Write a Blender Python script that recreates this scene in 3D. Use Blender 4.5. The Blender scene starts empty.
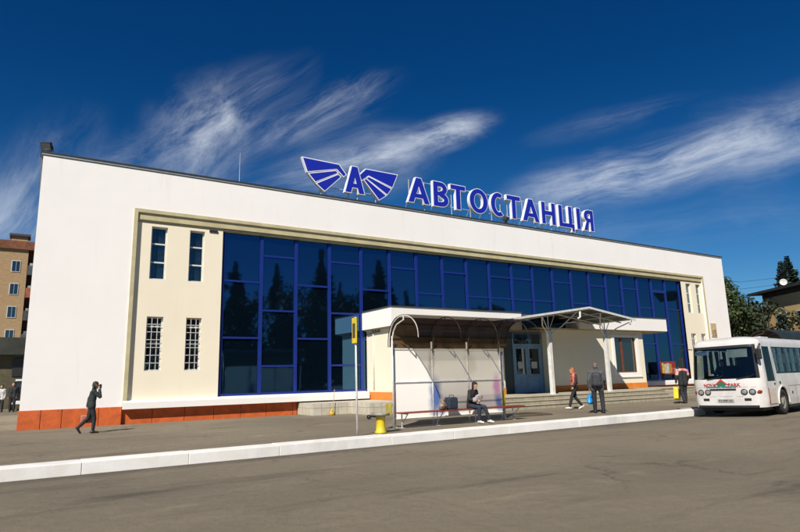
import bpy, bmesh, math, random
from mathutils import Vector, Matrix, noise
R = math.radians
random.seed(7)
scn = bpy.context.scene
col = scn.collection

# ------------------------------------------------------------------ camera
cam_d = bpy.data.cameras.new('camera')
cam = bpy.data.objects.new('camera', cam_d)
col.objects.link(cam)
right = Vector((0.84813863, -0.52922939, -0.02402333))
up = Vector((-0.0789801, -0.17115218, 0.98207386))
back = Vector((-0.523854, -0.83103741, -0.18695937))
CP = Vector((0, 0, 1.5))
M4 = Matrix((right, up, back)).transposed().to_4x4()
M4.translation = CP
cam.matrix_world = M4
cam_d.sensor_width = 36
cam_d.lens = 26.27
cam_d.clip_end = 5000
cam_d.clip_start = 0.1
cam_d.dof.use_dof = True
cam_d.dof.focus_distance = 24
cam_d.dof.aperture_fstop = 1.25
scn.camera = cam

# ------------------------------------------------------------------ world + sun + exposure
SUN_EL = 42.0
SUN_DIR = Vector((-0.77, -0.64, 0)).normalized()
w = bpy.data.worlds.new('World')
scn.world = w
w.use_nodes = True
nt = w.node_tree
for n in list(nt.nodes):
    nt.nodes.remove(n)


class G:
    """tiny node-expression helper"""
    def __init__(self, nt):
        self.nt = nt

    def node(self, t, **k):
        n = self.nt.nodes.new(t)
        for a, b in k.items():
            setattr(n, a, b)
        return n

    def put(self, sock, v):
        if isinstance(v, bpy.types.NodeSocket):
            self.nt.links.new(v, sock)
        else:
            sock.default_value = v

    def m(self, op, a, b=0.0, c=0.0, clamp=False):
        n = self.node('ShaderNodeMath', operation=op)
        n.use_clamp = clamp
        self.put(n.inputs[0], a)
        self.put(n.inputs[1], b)
        self.put(n.inputs[2], c)
        return n.outputs[0]

    def vm(self, op, a, b=(0, 0, 0)):
        n = self.node('ShaderNodeVectorMath', operation=op)
        self.put(n.inputs[0], a)
        if op == 'SCALE':
            self.put(n.inputs['Scale'], b)
        else:
            self.put(n.inputs[1], b)
        return n.outputs['Value'] if op in ('DOT_PRODUCT', 'LENGTH') else n.outputs['Vector']

    def comb(self, x, y, z=0.0):
        n = self.node('ShaderNodeCombineXYZ')
        self.put(n.inputs[0], x)
        self.put(n.inputs[1], y)
        self.put(n.inputs[2], z)
        return n.outputs[0]

    def noise(self, v, scale, detail=4.0, rough=0.55, dist=0.0, color=False):
        n = self.node('ShaderNodeTexNoise')
        self.put(n.inputs['Vector'], v)
        n.inputs['Scale'].default_value = scale
        n.inputs['Detail'].default_value = detail
        n.inputs['Roughness'].default_value = rough
        n.inputs['Distortion'].default_value = dist
        return n.outputs['Color'] if color else n.outputs['Fac']

    def mix(self, f, a, b, blend='MIX'):
        n = self.node('ShaderNodeMix', data_type='RGBA', blend_type=blend)
        self.put(n.inputs[0], f)
        self.put(n.inputs[6], a if isinstance(a, bpy.types.NodeSocket) else (*a[:3], 1))
        self.put(n.inputs[7], b if isinstance(b, bpy.types.NodeSocket) else (*b[:3], 1))
        return n.outputs[2]

    def ramp(self, f, lo, hi):
        n = self.node('ShaderNodeMapRange', interpolation_type='SMOOTHSTEP')
        self.put(n.inputs[0], f)
        n.inputs[1].default_value = lo
        n.inputs[2].default_value = hi
        return n.outputs[0]


g = G(nt)
sky = g.node('ShaderNodeTexSky', sky_type='NISHITA')
sky.sun_disc = False
sky.sun_elevation = R(SUN_EL)
sky.sun_rotation = math.atan2(SUN_DIR.x, SUN_DIR.y) % (2 * math.pi)
sky.air_density = 1.0
sky.dust_density = 0.2
sky.ozone_density = 4.0
sky.altitude = 300
tc = g.node('ShaderNodeTexCoord')
D = g.vm('NORMALIZE', tc.outputs['Generated'])
# cirrus: laid out on the tangent plane of a fixed compass direction of the sky
fx = Vector((-back.x, -back.y, -back.z))
dz = g.m('MAXIMUM', g.vm('DOT_PRODUCT', D, tuple(fx)), 0.05)
U = g.m('DIVIDE', g.vm('DOT_PRODUCT', D, tuple(right)), dz)
V = g.m('DIVIDE', g.vm('DOT_PRODUCT', D, tuple(up)), dz)
front = g.ramp(g.vm('DOT_PRODUCT', D, tuple(fx)), 0.1, 0.4)


def cirrus(cx, cy, ang, L, W, amt, lo, hi, seed, stretch=7.0, sharp=(0, 1)):
    """elliptical patch of streaks; (cx, cy) tangent-plane centre, ang = streak direction"""
    ca, sa = math.cos(R(ang)), math.sin(R(ang))
    du = g.m('SUBTRACT', U, cx)
    dv = g.m('SUBTRACT', V, cy)
    a = g.m('ADD', g.m('MULTIPLY', du, ca), g.m('MULTIPLY', dv, sa))
    b = g.m('SUBTRACT', g.m('MULTIPLY', dv, ca), g.m('MULTIPLY', du, sa))
    wv = g.noise(g.comb(a, b, seed), 2.6, 3.0, 0.5, color=True)
    wv = g.vm('SUBTRACT', wv, (0.5, 0.5, 0.5))
    p = g.vm('ADD', g.comb(a, g.m('MULTIPLY', b, stretch), seed * 3.1), g.vm('SCALE', wv, 0.42))
    n1 = g.noise(p, 3.6, 12.0, 0.72, 0.35)
    n2 = g.noise(g.vm('ADD', g.comb(a, b, seed), g.vm('SCALE', wv, 0.3)), 3.5, 5.0, 0.55)
    nn = g.m('ADD', g.m('MULTIPLY', n1, 0.6), g.m('MULTIPLY', n2, 0.4))
    s = g.ramp(nn, lo, hi)
    e = g.vm('LENGTH', g.vm('ADD', g.comb(g.m('DIVIDE', a, L), g.m('DIVIDE', b, W), 0.0), g.vm('SCALE', wv, 1.7)))
    mk = g.m('SUBTRACT', 1.0, g.ramp(e, 0.05, 1.15))
    return g.m('MULTIPLY', g.m('MULTIPLY', s, mk), amt)


def PXU(x): return (x - 400) / 583.7
def PYV(y): return (266 - y) / 583.7


clouds = [
    cirrus(PXU(215), PYV(135), 33, 0.17, 0.10, 0.72, 0.40, 0.66, 1.7, 3.4),
    cirrus(PXU(150), PYV(150), 24, 0.15, 0.06, 0.30, 0.40, 0.72, 3.3, 3.4),
    cirrus(PXU(325), PYV(112), 27, 0.16, 0.045, 0.55, 0.40, 0.68, 4.2, 4.5),
    cirrus(PXU(436), PYV(137), 19, 0.14, 0.034, 0.95, 0.42, 0.66, 7.9, 5.0),
    cirrus(PXU(380), PYV(158), 12, 0.17, 0.030, 0.80, 0.40, 0.66, 33.9, 6.0),
    cirrus(PXU(330), PYV(172), 14, 0.22, 0.07, 0.55, 0.36, 0.68, 9.3, 4.0),
    cirrus(PXU(15), PYV(215), 55, 0.22, 0.14, 0.60, 0.38, 0.70, 12.1, 3.0),
    cirrus(PXU(670), PYV(158), 15, 0.28, 0.060, 0.80, 0.37, 0.66, 15.4, 5.0),
    cirrus(PXU(790), PYV(130), 14, 0.20, 0.085, 0.65, 0.37, 0.68, 17.4, 4.5),
    cirrus(PXU(560), PYV(186), 14, 0.16, 0.028, 0.35, 0.36, 0.72, 21.4, 6.0),
    cirrus(PXU(620), PYV(120), 14, 0.16, 0.03, 0.20, 0.40, 0.72, 27.4, 6.0),
    cirrus(PXU(650), PYV(225), 8, 0.40, 0.06, 0.12, 0.34, 0.74, 24.4, 6.0),
]
tot = clouds[0]
for c_ in clouds[1:]:
    tot = g.m('ADD', tot, g.m('MULTIPLY', c_, g.m('SUBTRACT', 1.0, tot, clamp=True)))
tot = g.m('MULTIPLY', tot, front, clamp=True)
hs = g.node('ShaderNodeHueSaturation')
hs.inputs['Saturation'].default_value = 1.3
hs.inputs['Value'].default_value = 1.0
nt.links.new(sky.outputs[0], hs.inputs['Color'])
sz_ = g.node('ShaderNodeSeparateXYZ')
nt.links.new(D, sz_.inputs[0])
tint = g.mix(g.ramp(sz_.outputs[2], 0.02, 0.52), (0.66, 0.95, 1.12), (0.13, 0.60, 0.84))
skyc = g.mix(1.0, hs.outputs[0], tint, 'MULTIPLY')
skyc = g.mix(tot, skyc, (11.5, 12.4, 13.6))
bg = g.node('ShaderNodeBackground')
nt.links.new(skyc, bg.inputs['Color'])
bg.inputs['Strength'].default_value = 0.052
wo = g.node('ShaderNodeOutputWorld')
nt.links.new(bg.outputs[0], wo.inputs['Surface'])

sun_d = bpy.data.lights.new('sun', 'SUN')
sun_d.energy = 5.0
sun_d.angle = R(0.53)
sun_d.color = (1.0, 0.93, 0.84)
sun = bpy.data.objects.new('sun', sun_d)
col.objects.link(sun)
ldir = Vector((-SUN_DIR.x * math.cos(R(SUN_EL)), -SUN_DIR.y * math.cos(R(SUN_EL)), -math.sin(R(SUN_EL))))
sun.rotation_euler = ldir.to_track_quat('-Z', 'Y').to_euler()
sun.location = (-20, -20, 40)

scn.view_settings.view_transform = 'Standard'
scn.view_settings.look = 'None'
scn.view_settings.exposure = 0.36
scn.view_settings.gamma = 1
scn.view_settings.use_curve_mapping = False
scn.cycles.use_denoising = True
scn.cycles.max_bounces = 6
scn.cycles.transparent_max_bounces = 12

# ------------------------------------------------------------------ materials
MATS = {}


def mat(name, c, rough=0.7, var=0.12, scale=3.0, bump=0.0, bscale=40.0, metal=0.0, c2=None, spec=0.5, stain=0.0,
        coat=0.0, translucent=0.0):
    """plain procedural material: base colour, soft noise variation towards c2, fine bump, optional stains"""
    if name in MATS:
        return MATS[name]
    m = bpy.data.materials.new(name)
    m.use_nodes = True
    t = m.node_tree
    q = G(t)
    b = t.nodes['Principled BSDF']
    tc = q.node('ShaderNodeTexCoord')
    P = tc.outputs['Object']
    c2 = c2 or tuple(x * (1 - var * 2.2) for x in c)
    f = q.ramp(q.noise(P, scale, 6.0, 0.62, 0.3), 0.3, 0.72)
    cc = q.mix(f, c, c2)
    if stain:
        s = q.ramp(q.noise(q.vm('MULTIPLY', P, (1, 1, 0.35)), scale * 0.35, 7.0, 0.65), 0.5, 0.75)
        cc = q.mix(q.m('MULTIPLY', s, stain), cc, tuple(x * 0.62 for x in c))
    t.links.new(cc, b.inputs['Base Color'])
    b.inputs['Metallic'].default_value = metal
    b.inputs['Specular IOR Level'].default_value = spec
    b.inputs['Coat Weight'].default_value = coat
    rr = q.m('ADD', q.m('MULTIPLY', f, 0.12), rough - 0.06, clamp=True)
    t.links.new(rr, b.inputs['Roughness'])
    if bump:
        bn = q.node('ShaderNodeBump')
        bn.inputs['Strength'].default_value = bump
        bn.inputs['Distance'].default_value = 0.02
        t.links.new(q.noise(P, bscale, 5.0, 0.6), bn.inputs['Height'])
        t.links.new(bn.outputs[0], b.inputs['Normal'])
    if translucent:
        tr = q.node('ShaderNodeBsdfTranslucent')
        t.links.new(cc, tr.inputs[0])
        mx = q.node('ShaderNodeMixShader')
        mx.inputs[0].default_value = translucent
        t.links.new(b.outputs[0], mx.inputs[1])
        t.links.new(tr.outputs[0], mx.inputs[2])
        t.links.new(mx.outputs[0], t.nodes['Material Output'].inputs[0])
    MATS[name] = m
    return m


def glass_mat(name, body, refl, amt, rough=0.02, see=0.0, wob=0.0, fk=0.6):
    """coated glass: dark body (or see-through) plus a tinted mirror layer that grows at grazing angles"""
    m = bpy.data.materials.new(name)
    m.use_nodes = True
    t = m.node_tree
    q = G(t)
    out = t.nodes['Material Output']
    t.nodes.remove(t.nodes['Principled BSDF'])
    df = q.node('ShaderNodeBsdfDiffuse')
    df.inputs[0].default_value = (*body, 1)
    base = df.outputs[0]
    if see:
        tr = q.node('ShaderNodeBsdfTransparent')
        tr.inputs[0].default_value = (0.62, 0.72, 0.74, 1)
        mx = q.node('ShaderNodeMixShader')
        mx.inputs[0].default_value = see
        t.links.new(df.outputs[0], mx.inputs[1])
        t.links.new(tr.outputs[0], mx.inputs[2])
        base = mx.outputs[0]
    gl = q.node('ShaderNodeBsdfGlossy')
    gl.inputs[0].default_value = (*refl, 1)
    gl.inputs['Roughness'].default_value = rough
    fr = q.node('ShaderNodeFresnel')
    fr.inputs[0].default_value = 1.5
    fac = q.m('ADD', q.m('MULTIPLY', fr.outputs[0], fk), amt, clamp=True)
    if wob:
        tc = q.node('ShaderNodeTexCoord')
        bn = q.node('ShaderNodeBump')
        bn.inputs['Strength'].default_value = wob
        bn.inputs['Distance'].default_value = 0.02
        t.links.new(q.noise(tc.outputs['Object'], 1.3, 1.0, 0.4), bn.inputs['Height'])
        t.links.new(bn.outputs[0], gl.inputs['Normal'])
    mx = q.node('ShaderNodeMixShader')
    t.links.new(fac, mx.inputs[0])
    t.links.new(base, mx.inputs[1])
    t.links.new(gl.outputs[0], mx.inputs[2])
    t.links.new(mx.outputs[0], out.inputs[0])
    MATS[name] = m
    return m


def plaster(name, c, dirt=(0.45, 0.43, 0.40), amt=0.35, low=0.0):
    m = bpy.data.materials.new(name)
    m.use_nodes = True
    t = m.node_tree
    q = G(t)
    b = t.nodes['Principled BSDF']
    tc = q.node('ShaderNodeTexCoord')
    P = tc.outputs['Object']
    f1 = q.ramp(q.noise(P, 0.35, 6.0, 0.6), 0.35, 0.75)
    cc = q.mix(q.m('MULTIPLY', f1, 0.5), c, tuple(x * 0.93 for x in c))
    st = q.ramp(q.noise(q.vm('MULTIPLY', P, (2.2, 2.2, 0.16)), 1.6, 6.0, 0.7), 0.56, 0.82)
    cc = q.mix(q.m('MULTIPLY', st, amt), cc, dirt)
    sp = q.ramp(q.noise(P, 7.0, 6.0, 0.75), 0.66, 0.8)
    cc = q.mix(q.m('MULTIPLY', sp, amt * 0.5), cc, dirt)
    if low:
        sx = q.node('ShaderNodeSeparateXYZ')
        t.links.new(P, sx.inputs[0])
        lo = q.m('SUBTRACT', 1.0, q.ramp(sx.outputs[2], 0.0, low))
        k = q.m('MULTIPLY', lo, q.ramp(q.noise(P, 2.5, 6.0, 0.7), 0.35, 0.7))
        cc = q.mix(q.m('MULTIPLY', k, 0.7), cc, dirt)
    t.links.new(cc, b.inputs['Base Color'])
    b.inputs['Roughness'].default_value = 0.85
    b.inputs['Specular IOR Level'].default_value = 0.25
    bn = q.node('ShaderNodeBump')
    bn.inputs['Strength'].default_value = 0.35
    bn.inputs['Distance'].default_value = 0.012
    hh = q.m('ADD', q.noise(P, 45.0, 4.0, 0.6), q.m('MULTIPLY', q.noise(P, 1.1, 3.0, 0.5), 2.2))
    t.links.new(hh, bn.inputs['Height'])
    t.links.new(bn.outputs[0], b.inputs['Normal'])
    MATS[name] = m
    return m


def asphalt(name, a, b_, patch, crack=0.6, scale=1.0, gutter=0.0):
    m = bpy.data.materials.new(name)
    m.use_nodes = True
    t = m.node_tree
    q = G(t)
    b = t.nodes['Principled BSDF']
    tc = q.node('ShaderNodeTexCoord')
    P = tc.outputs['Object']
    big = q.ramp(q.noise(P, 0.12 * scale, 6.0, 0.6, 0.4), 0.35, 0.68)
    cc = q.mix(big, a, b_)
    stk = q.ramp(q.noise(q.vm('MULTIPLY', P, (0.28, 1.5, 1)), 0.55 * scale, 7.0, 0.68, 0.4), 0.52, 0.72)
    cc = q.mix(q.m('MULTIPLY', stk, 0.85), cc, patch)
    lite = q.ramp(q.noise(q.vm('ADD', q.vm('MULTIPLY', P, (0.4, 1.2, 1)), (31, 7, 0)), 0.8 * scale, 7.0, 0.7, 0.3), 0.56, 0.78)
    cc = q.mix(q.m('MULTIPLY', lite, 0.7), cc, (a[0] * 1.5, a[1] * 1.48, a[2] * 1.42))
    mid = q.noise(P, 9.0, 5.0, 0.7)
    cc = q.mix(q.ramp(mid, 0.2, 0.85), tuple(0.55 for _ in range(3)), (1.3, 1.3, 1.3), 'MIX') if False else q.mix(
        q.m('MULTIPLY', q.ramp(mid, 0.45, 0.8), 0.35), cc, tuple(x * 0.55 for x in a))
    if gutter:
        sy_ = q.node('ShaderNodeSeparateXYZ')
        t.links.new(P, sy_.inputs[0])
        gd = q.m('ABSOLUTE', q.m('SUBTRACT', sy_.outputs[1], gutter))
        gd = q.m('SUBTRACT', 1.0, q.ramp(q.m('ADD', gd, q.m('MULTIPLY', q.noise(P, 1.2, 6.0, 0.7), 1.1)), .45, 1.5))
        cc = q.mix(q.m('MULTIPLY', gd, .75), cc, (0.055, 0.046, 0.034))
        dn = q.ramp(q.noise(q.vm('MULTIPLY', P, (0.5, 1.6, 1)), 1.7, 7.0, .7), .55, .7)
        gd2 = q.m('SUBTRACT', 1.0, q.ramp(q.m('ABSOLUTE', q.m('SUBTRACT', sy_.outputs[1], gutter - 1.6)), .3, 1.8))
        cc = q.mix(q.m('MULTIPLY', q.m('MULTIPLY', gd2, dn), .6), cc, (0.27, 0.23, 0.165))
    grit = q.noise(P, 95.0, 3.0, 0.7)
    cc = q.mix(q.m('MULTIPLY', q.ramp(grit, 0.52, 0.7), 0.45), cc, tuple(x * 1.7 for x in a))
    # cracks
    vo = q.node('ShaderNodeTexVoronoi', feature='DISTANCE_TO_EDGE')
    vo.inputs['Scale'].default_value = 0.42 * scale
    wv = q.vm('SCALE', q.noise(P, 0.9, 6.0, 0.7, color=True), 1.6)
    t.links.new(q.vm('ADD', P, wv), vo.inputs['Vector'])
    cr = q.m('SUBTRACT', 1.0, q.ramp(vo.outputs['Distance'], 0.004, 0.02))
    gate = q.ramp(q.noise(P, 0.25, 3.0, 0.5), 0.5, 0.6)
    ck = q.m('MULTIPLY', q.m('MULTIPLY', cr, gate), crack)
    cc = q.mix(ck, cc, tuple(x * 0.25 for x in a))
    t.links.new(cc, b.inputs['Base Color'])
    b.inputs['Roughness'].default_value = 0.88
    b.inputs['Specular IOR Level'].default_value = 0.3
    bn = q.node('ShaderNodeBump')
    bn.inputs['Strength'].default_value = 1.0
    bn.inputs['Distance'].default_value = 0.03
    hh = q.m('ADD', q.m('MULTIPLY', grit, 0.5), q.m('SUBTRACT', q.m('MULTIPLY', q.noise(P, 3.0, 4.0, 0.6), 1.5), ck))
    t.links.new(hh, bn.inputs['Height'])
    t.links.new(bn.outputs[0], b.inputs['Normal'])
    MATS[name] = m
    return m


def masonry(name, c1, c2, mortar, bw, bh, msize=0.012, offset=0.5, plane='XZ', bump=0.6):
    m = bpy.data.materials.new(name)
    m.use_nodes = True
    t = m.node_tree
    q = G(t)
    b = t.nodes['Principled BSDF']
    tc = q.node('ShaderNodeTexCoord')
    sx = q.node('ShaderNodeSeparateXYZ')
    t.links.new(tc.outputs['Object'], sx.inputs[0])
    x, y, z = sx.outputs
    v = q.comb(q.m('ADD', x, y), z, 0.0)
    br = q.node('ShaderNodeTexBrick')
    br.offset = offset
    t.links.new(v, br.inputs['Vector'])
    br.inputs['Color1'].default_value = (*c1, 1)
    br.inputs['Color2'].default_value = (*c2, 1)
    br.inputs['Mortar'].default_value = (*mortar, 1)
    br.inputs['Scale'].default_value = 1.0
    br.inputs['Mortar Size'].default_value = msize
    br.inputs['Brick Width'].default_value = bw
    br.inputs['Row Height'].default_value = bh
    br.inputs['Bias'].default_value = 0.0
    f = q.ramp(q.noise(tc.outputs['Object'], 4.0, 6.0, 0.7), 0.3, 0.75)
    cc = q.mix(q.m('MULTIPLY', f, 0.6), br.outputs['Color'], tuple(k * 0.6 for k in c1))
    t.links.new(cc, b.inputs['Base Color'])
    b.inputs['Roughness'].default_value = 0.85
    bn = q.node('ShaderNodeBump')
    bn.inputs['Strength'].default_value = bump
    bn.inputs['Distance'].default_value = 0.02
    t.links.new(q.m('SUBTRACT', q.noise(tc.outputs['Object'], 20.0, 4.0), q.m('MULTIPLY', br.outputs['Fac'], 1.5)), bn.inputs['Height'])
    t.links.new(bn.outputs[0], b.inputs['Normal'])
    MATS[name] = m
    return m


def foliage(name, a, b_, tl=0.25):
    m = bpy.data.materials.new(name)
    m.use_nodes = True
    t = m.node_tree
    q = G(t)
    b = t.nodes['Principled BSDF']
    tc = q.node('ShaderNodeTexCoord')
    cc = q.mix(q.ramp(q.noise(tc.outputs['Object'], 1.1, 5.0, 0.7), 0.35, 0.65), a, b_)
    cc = q.mix(q.m('MULTIPLY', q.ramp(q.noise(tc.outputs['Object'], 12.0, 2.0), 0.4, 0.7), 0.5), cc, tuple(x * 1.7 for x in a))
    t.links.new(cc, b.inputs['Base Color'])
    b.inputs['Roughness'].default_value = 0.6
    tr = q.node('ShaderNodeBsdfTranslucent')
    t.links.new(cc, tr.inputs[0])
    mx = q.node('ShaderNodeMixShader')
    mx.inputs[0].default_value = tl
    t.links.new(b.outputs[0], mx.inputs[1])
    t.links.new(tr.outputs[0], mx.inputs[2])
    t.links.new(mx.outputs[0], t.nodes['Material Output'].inputs[0])
    MATS[name] = m
    return m


WHITE = plaster('white_plaster', (0.82, 0.80, 0.765), (0.50, 0.46, 0.40), 0.32)
CREAM = plaster('cream_plaster', (0.79, 0.72, 0.56), (0.50, 0.45, 0.32), 0.25)
ANNEXC = plaster('annex_cream_plaster', (0.76, 0.70, 0.54), (0.42, 0.40, 0.30), 0.35, low=0.0)
FASCIA = plaster('white_fascia_paint', (0.80, 0.78, 0.73), (0.5, 0.48, 0.42), 0.3)
ORANGE = mat('orange_base_paint', (0.64, 0.125, 0.022), 0.7, 0.15, 2.4, 0.5, 25, stain=0.6)
ORANGE2 = mat('orange_strip_paint', (0.70, 0.22, 0.03), 0.7, 0.1, 2.0, 0.3, 25, stain=0.4)
BLUEF = mat('blue_frame_paint', (0.010, 0.028, 0.20), 0.35, 0.1, 2.0)
BACKING = mat('dark_interior', (0.012, 0.014, 0.016), 0.9)
TRIM = mat('beige_trim', (0.52, 0.46, 0.27), 0.7, 0.1, 2.0, 0.2, 30)
ZINC = mat('galvanised_flashing', (0.42, 0.44, 0.42), 0.45, 0.15, 3.0, metal=0.4)
DARKM = mat('dark_flashing', (0.05, 0.055, 0.05), 0.5, 0.1, 3.0)
CGLASS = glass_mat('blue_mirror_glass', (0.002, 0.006, 0.012), (0.12, 0.32, 0.60), 0.36, 0.03, wob=0.10, fk=0.0)
CLEARG = glass_mat('clear_window_glass', (0.02, 0.025, 0.03), (0.8, 0.9, 1.0), 0.05, 0.02, see=.95, fk=.5)
WGLASS = glass_mat('window_glass', (0.010, 0.014, 0.018), (0.8, 0.9, 1.0), 0.10, 0.02, wob=0.08)
BGLASS = glass_mat('vehicle_glass', (0.01, 0.014, 0.014), (0.85, 0.95, 1.0), 0.03, 0.01, see=0.92, fk=.35)
for n_ in BGLASS.node_tree.nodes:
    if n_.type == 'BSDF_TRANSPARENT': n_.inputs[0].default_value = (0.50, 0.60, 0.60, 1)
FRAMEW = mat('white_window_frame', (0.62, 0.62, 0.58), 0.5, 0.1, 4.0)
CURT = mat('curtain_cloth', (0.16, 0.20, 0.22), .9, .3, 3.0, c2=(0.05, 0.07, 0.085))
LBLUE = mat('sign_blue_face', (0.010, 0.022, 0.36), 0.4, 0.05, 2.0)
LWHITE = mat('sign_white_edge', (0.80, 0.82, 0.84), 0.45, 0.05, 2.0)
STEEL = mat('painted_steel', (0.55, 0.56, 0.56), 0.45, 0.12, 5.0, metal=0.2)
WPIPE = mat('white_pipe_paint', (0.72, 0.71, 0.68), 0.45, 0.12, 6.0, stain=0.3)
BLACK = mat('black_plastic', (0.016, 0.017, 0.018), 0.5, 0.1, 5.0)
RUBBER = mat('tyre_rubber', (0.022, 0.021, 0.02), 0.85, 0.1, 9.0)
STONE = masonry('stone_cladding', (0.34, 0.31, 0.22), (0.40, 0.35, 0.26), (0.2, 0.18, 0.13), 0.62, 0.17, 0.012)
TILES = masonry('pale_tile_cladding', (0.55, 0.51, 0.41), (0.50, 0.46, 0.36), (0.3, 0.28, 0.22), 0.4, 0.3, 0.012, 0.0)
ROAD = asphalt('dusty_asphalt', (0.215, 0.182, 0.128), (0.155, 0.132, 0.094), (0.060, 0.052, 0.040), crack=0.4, gutter=13.2)
PAVE = asphalt('pavement_asphalt', (0.225, 0.190, 0.134), (0.170, 0.143, 0.102), (0.095, 0.08, 0.058), 0.4, 1.3)
GROUND = asphalt('far_ground', (0.14, 0.125, 0.09), (0.11, 0.10, 0.07), (0.08, 0.075, 0.05), 0.0)
BARK = mat('bark', (0.07, 0.055, 0.04), 0.9, 0.2, 6.0, 0.8, 20)
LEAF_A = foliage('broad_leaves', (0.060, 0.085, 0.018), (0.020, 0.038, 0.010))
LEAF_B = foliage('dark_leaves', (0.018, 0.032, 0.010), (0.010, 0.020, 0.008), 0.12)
NEEDLE = foliage('spruce_needles', (0.014, 0.030, 0.014), (0.008, 0.018, 0.010), 0.08)
BLUENEEDLE = foliage('blue_spruce_needles', (0.045, 0.065, 0.055), (0.02, 0.034, 0.03), 0.1)


# ------------------------------------------------------------------ mesh helpers
def tag(o, label=None, cat=None, group=None, kind=None):
    if label: o['label'] = label
    if cat: o['category'] = cat
    if group: o['group'] = group
    if kind: o['kind'] = kind
    return o


def thing(name, loc, label, cat, group=None, rz=0.0):
    o = bpy.data.objects.new(name, None)
    o.empty_display_size = 0.3
    o.location = loc
    o.rotation_euler.z = rz
    col.objects.link(o)
    return tag(o, label, cat, group)


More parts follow.
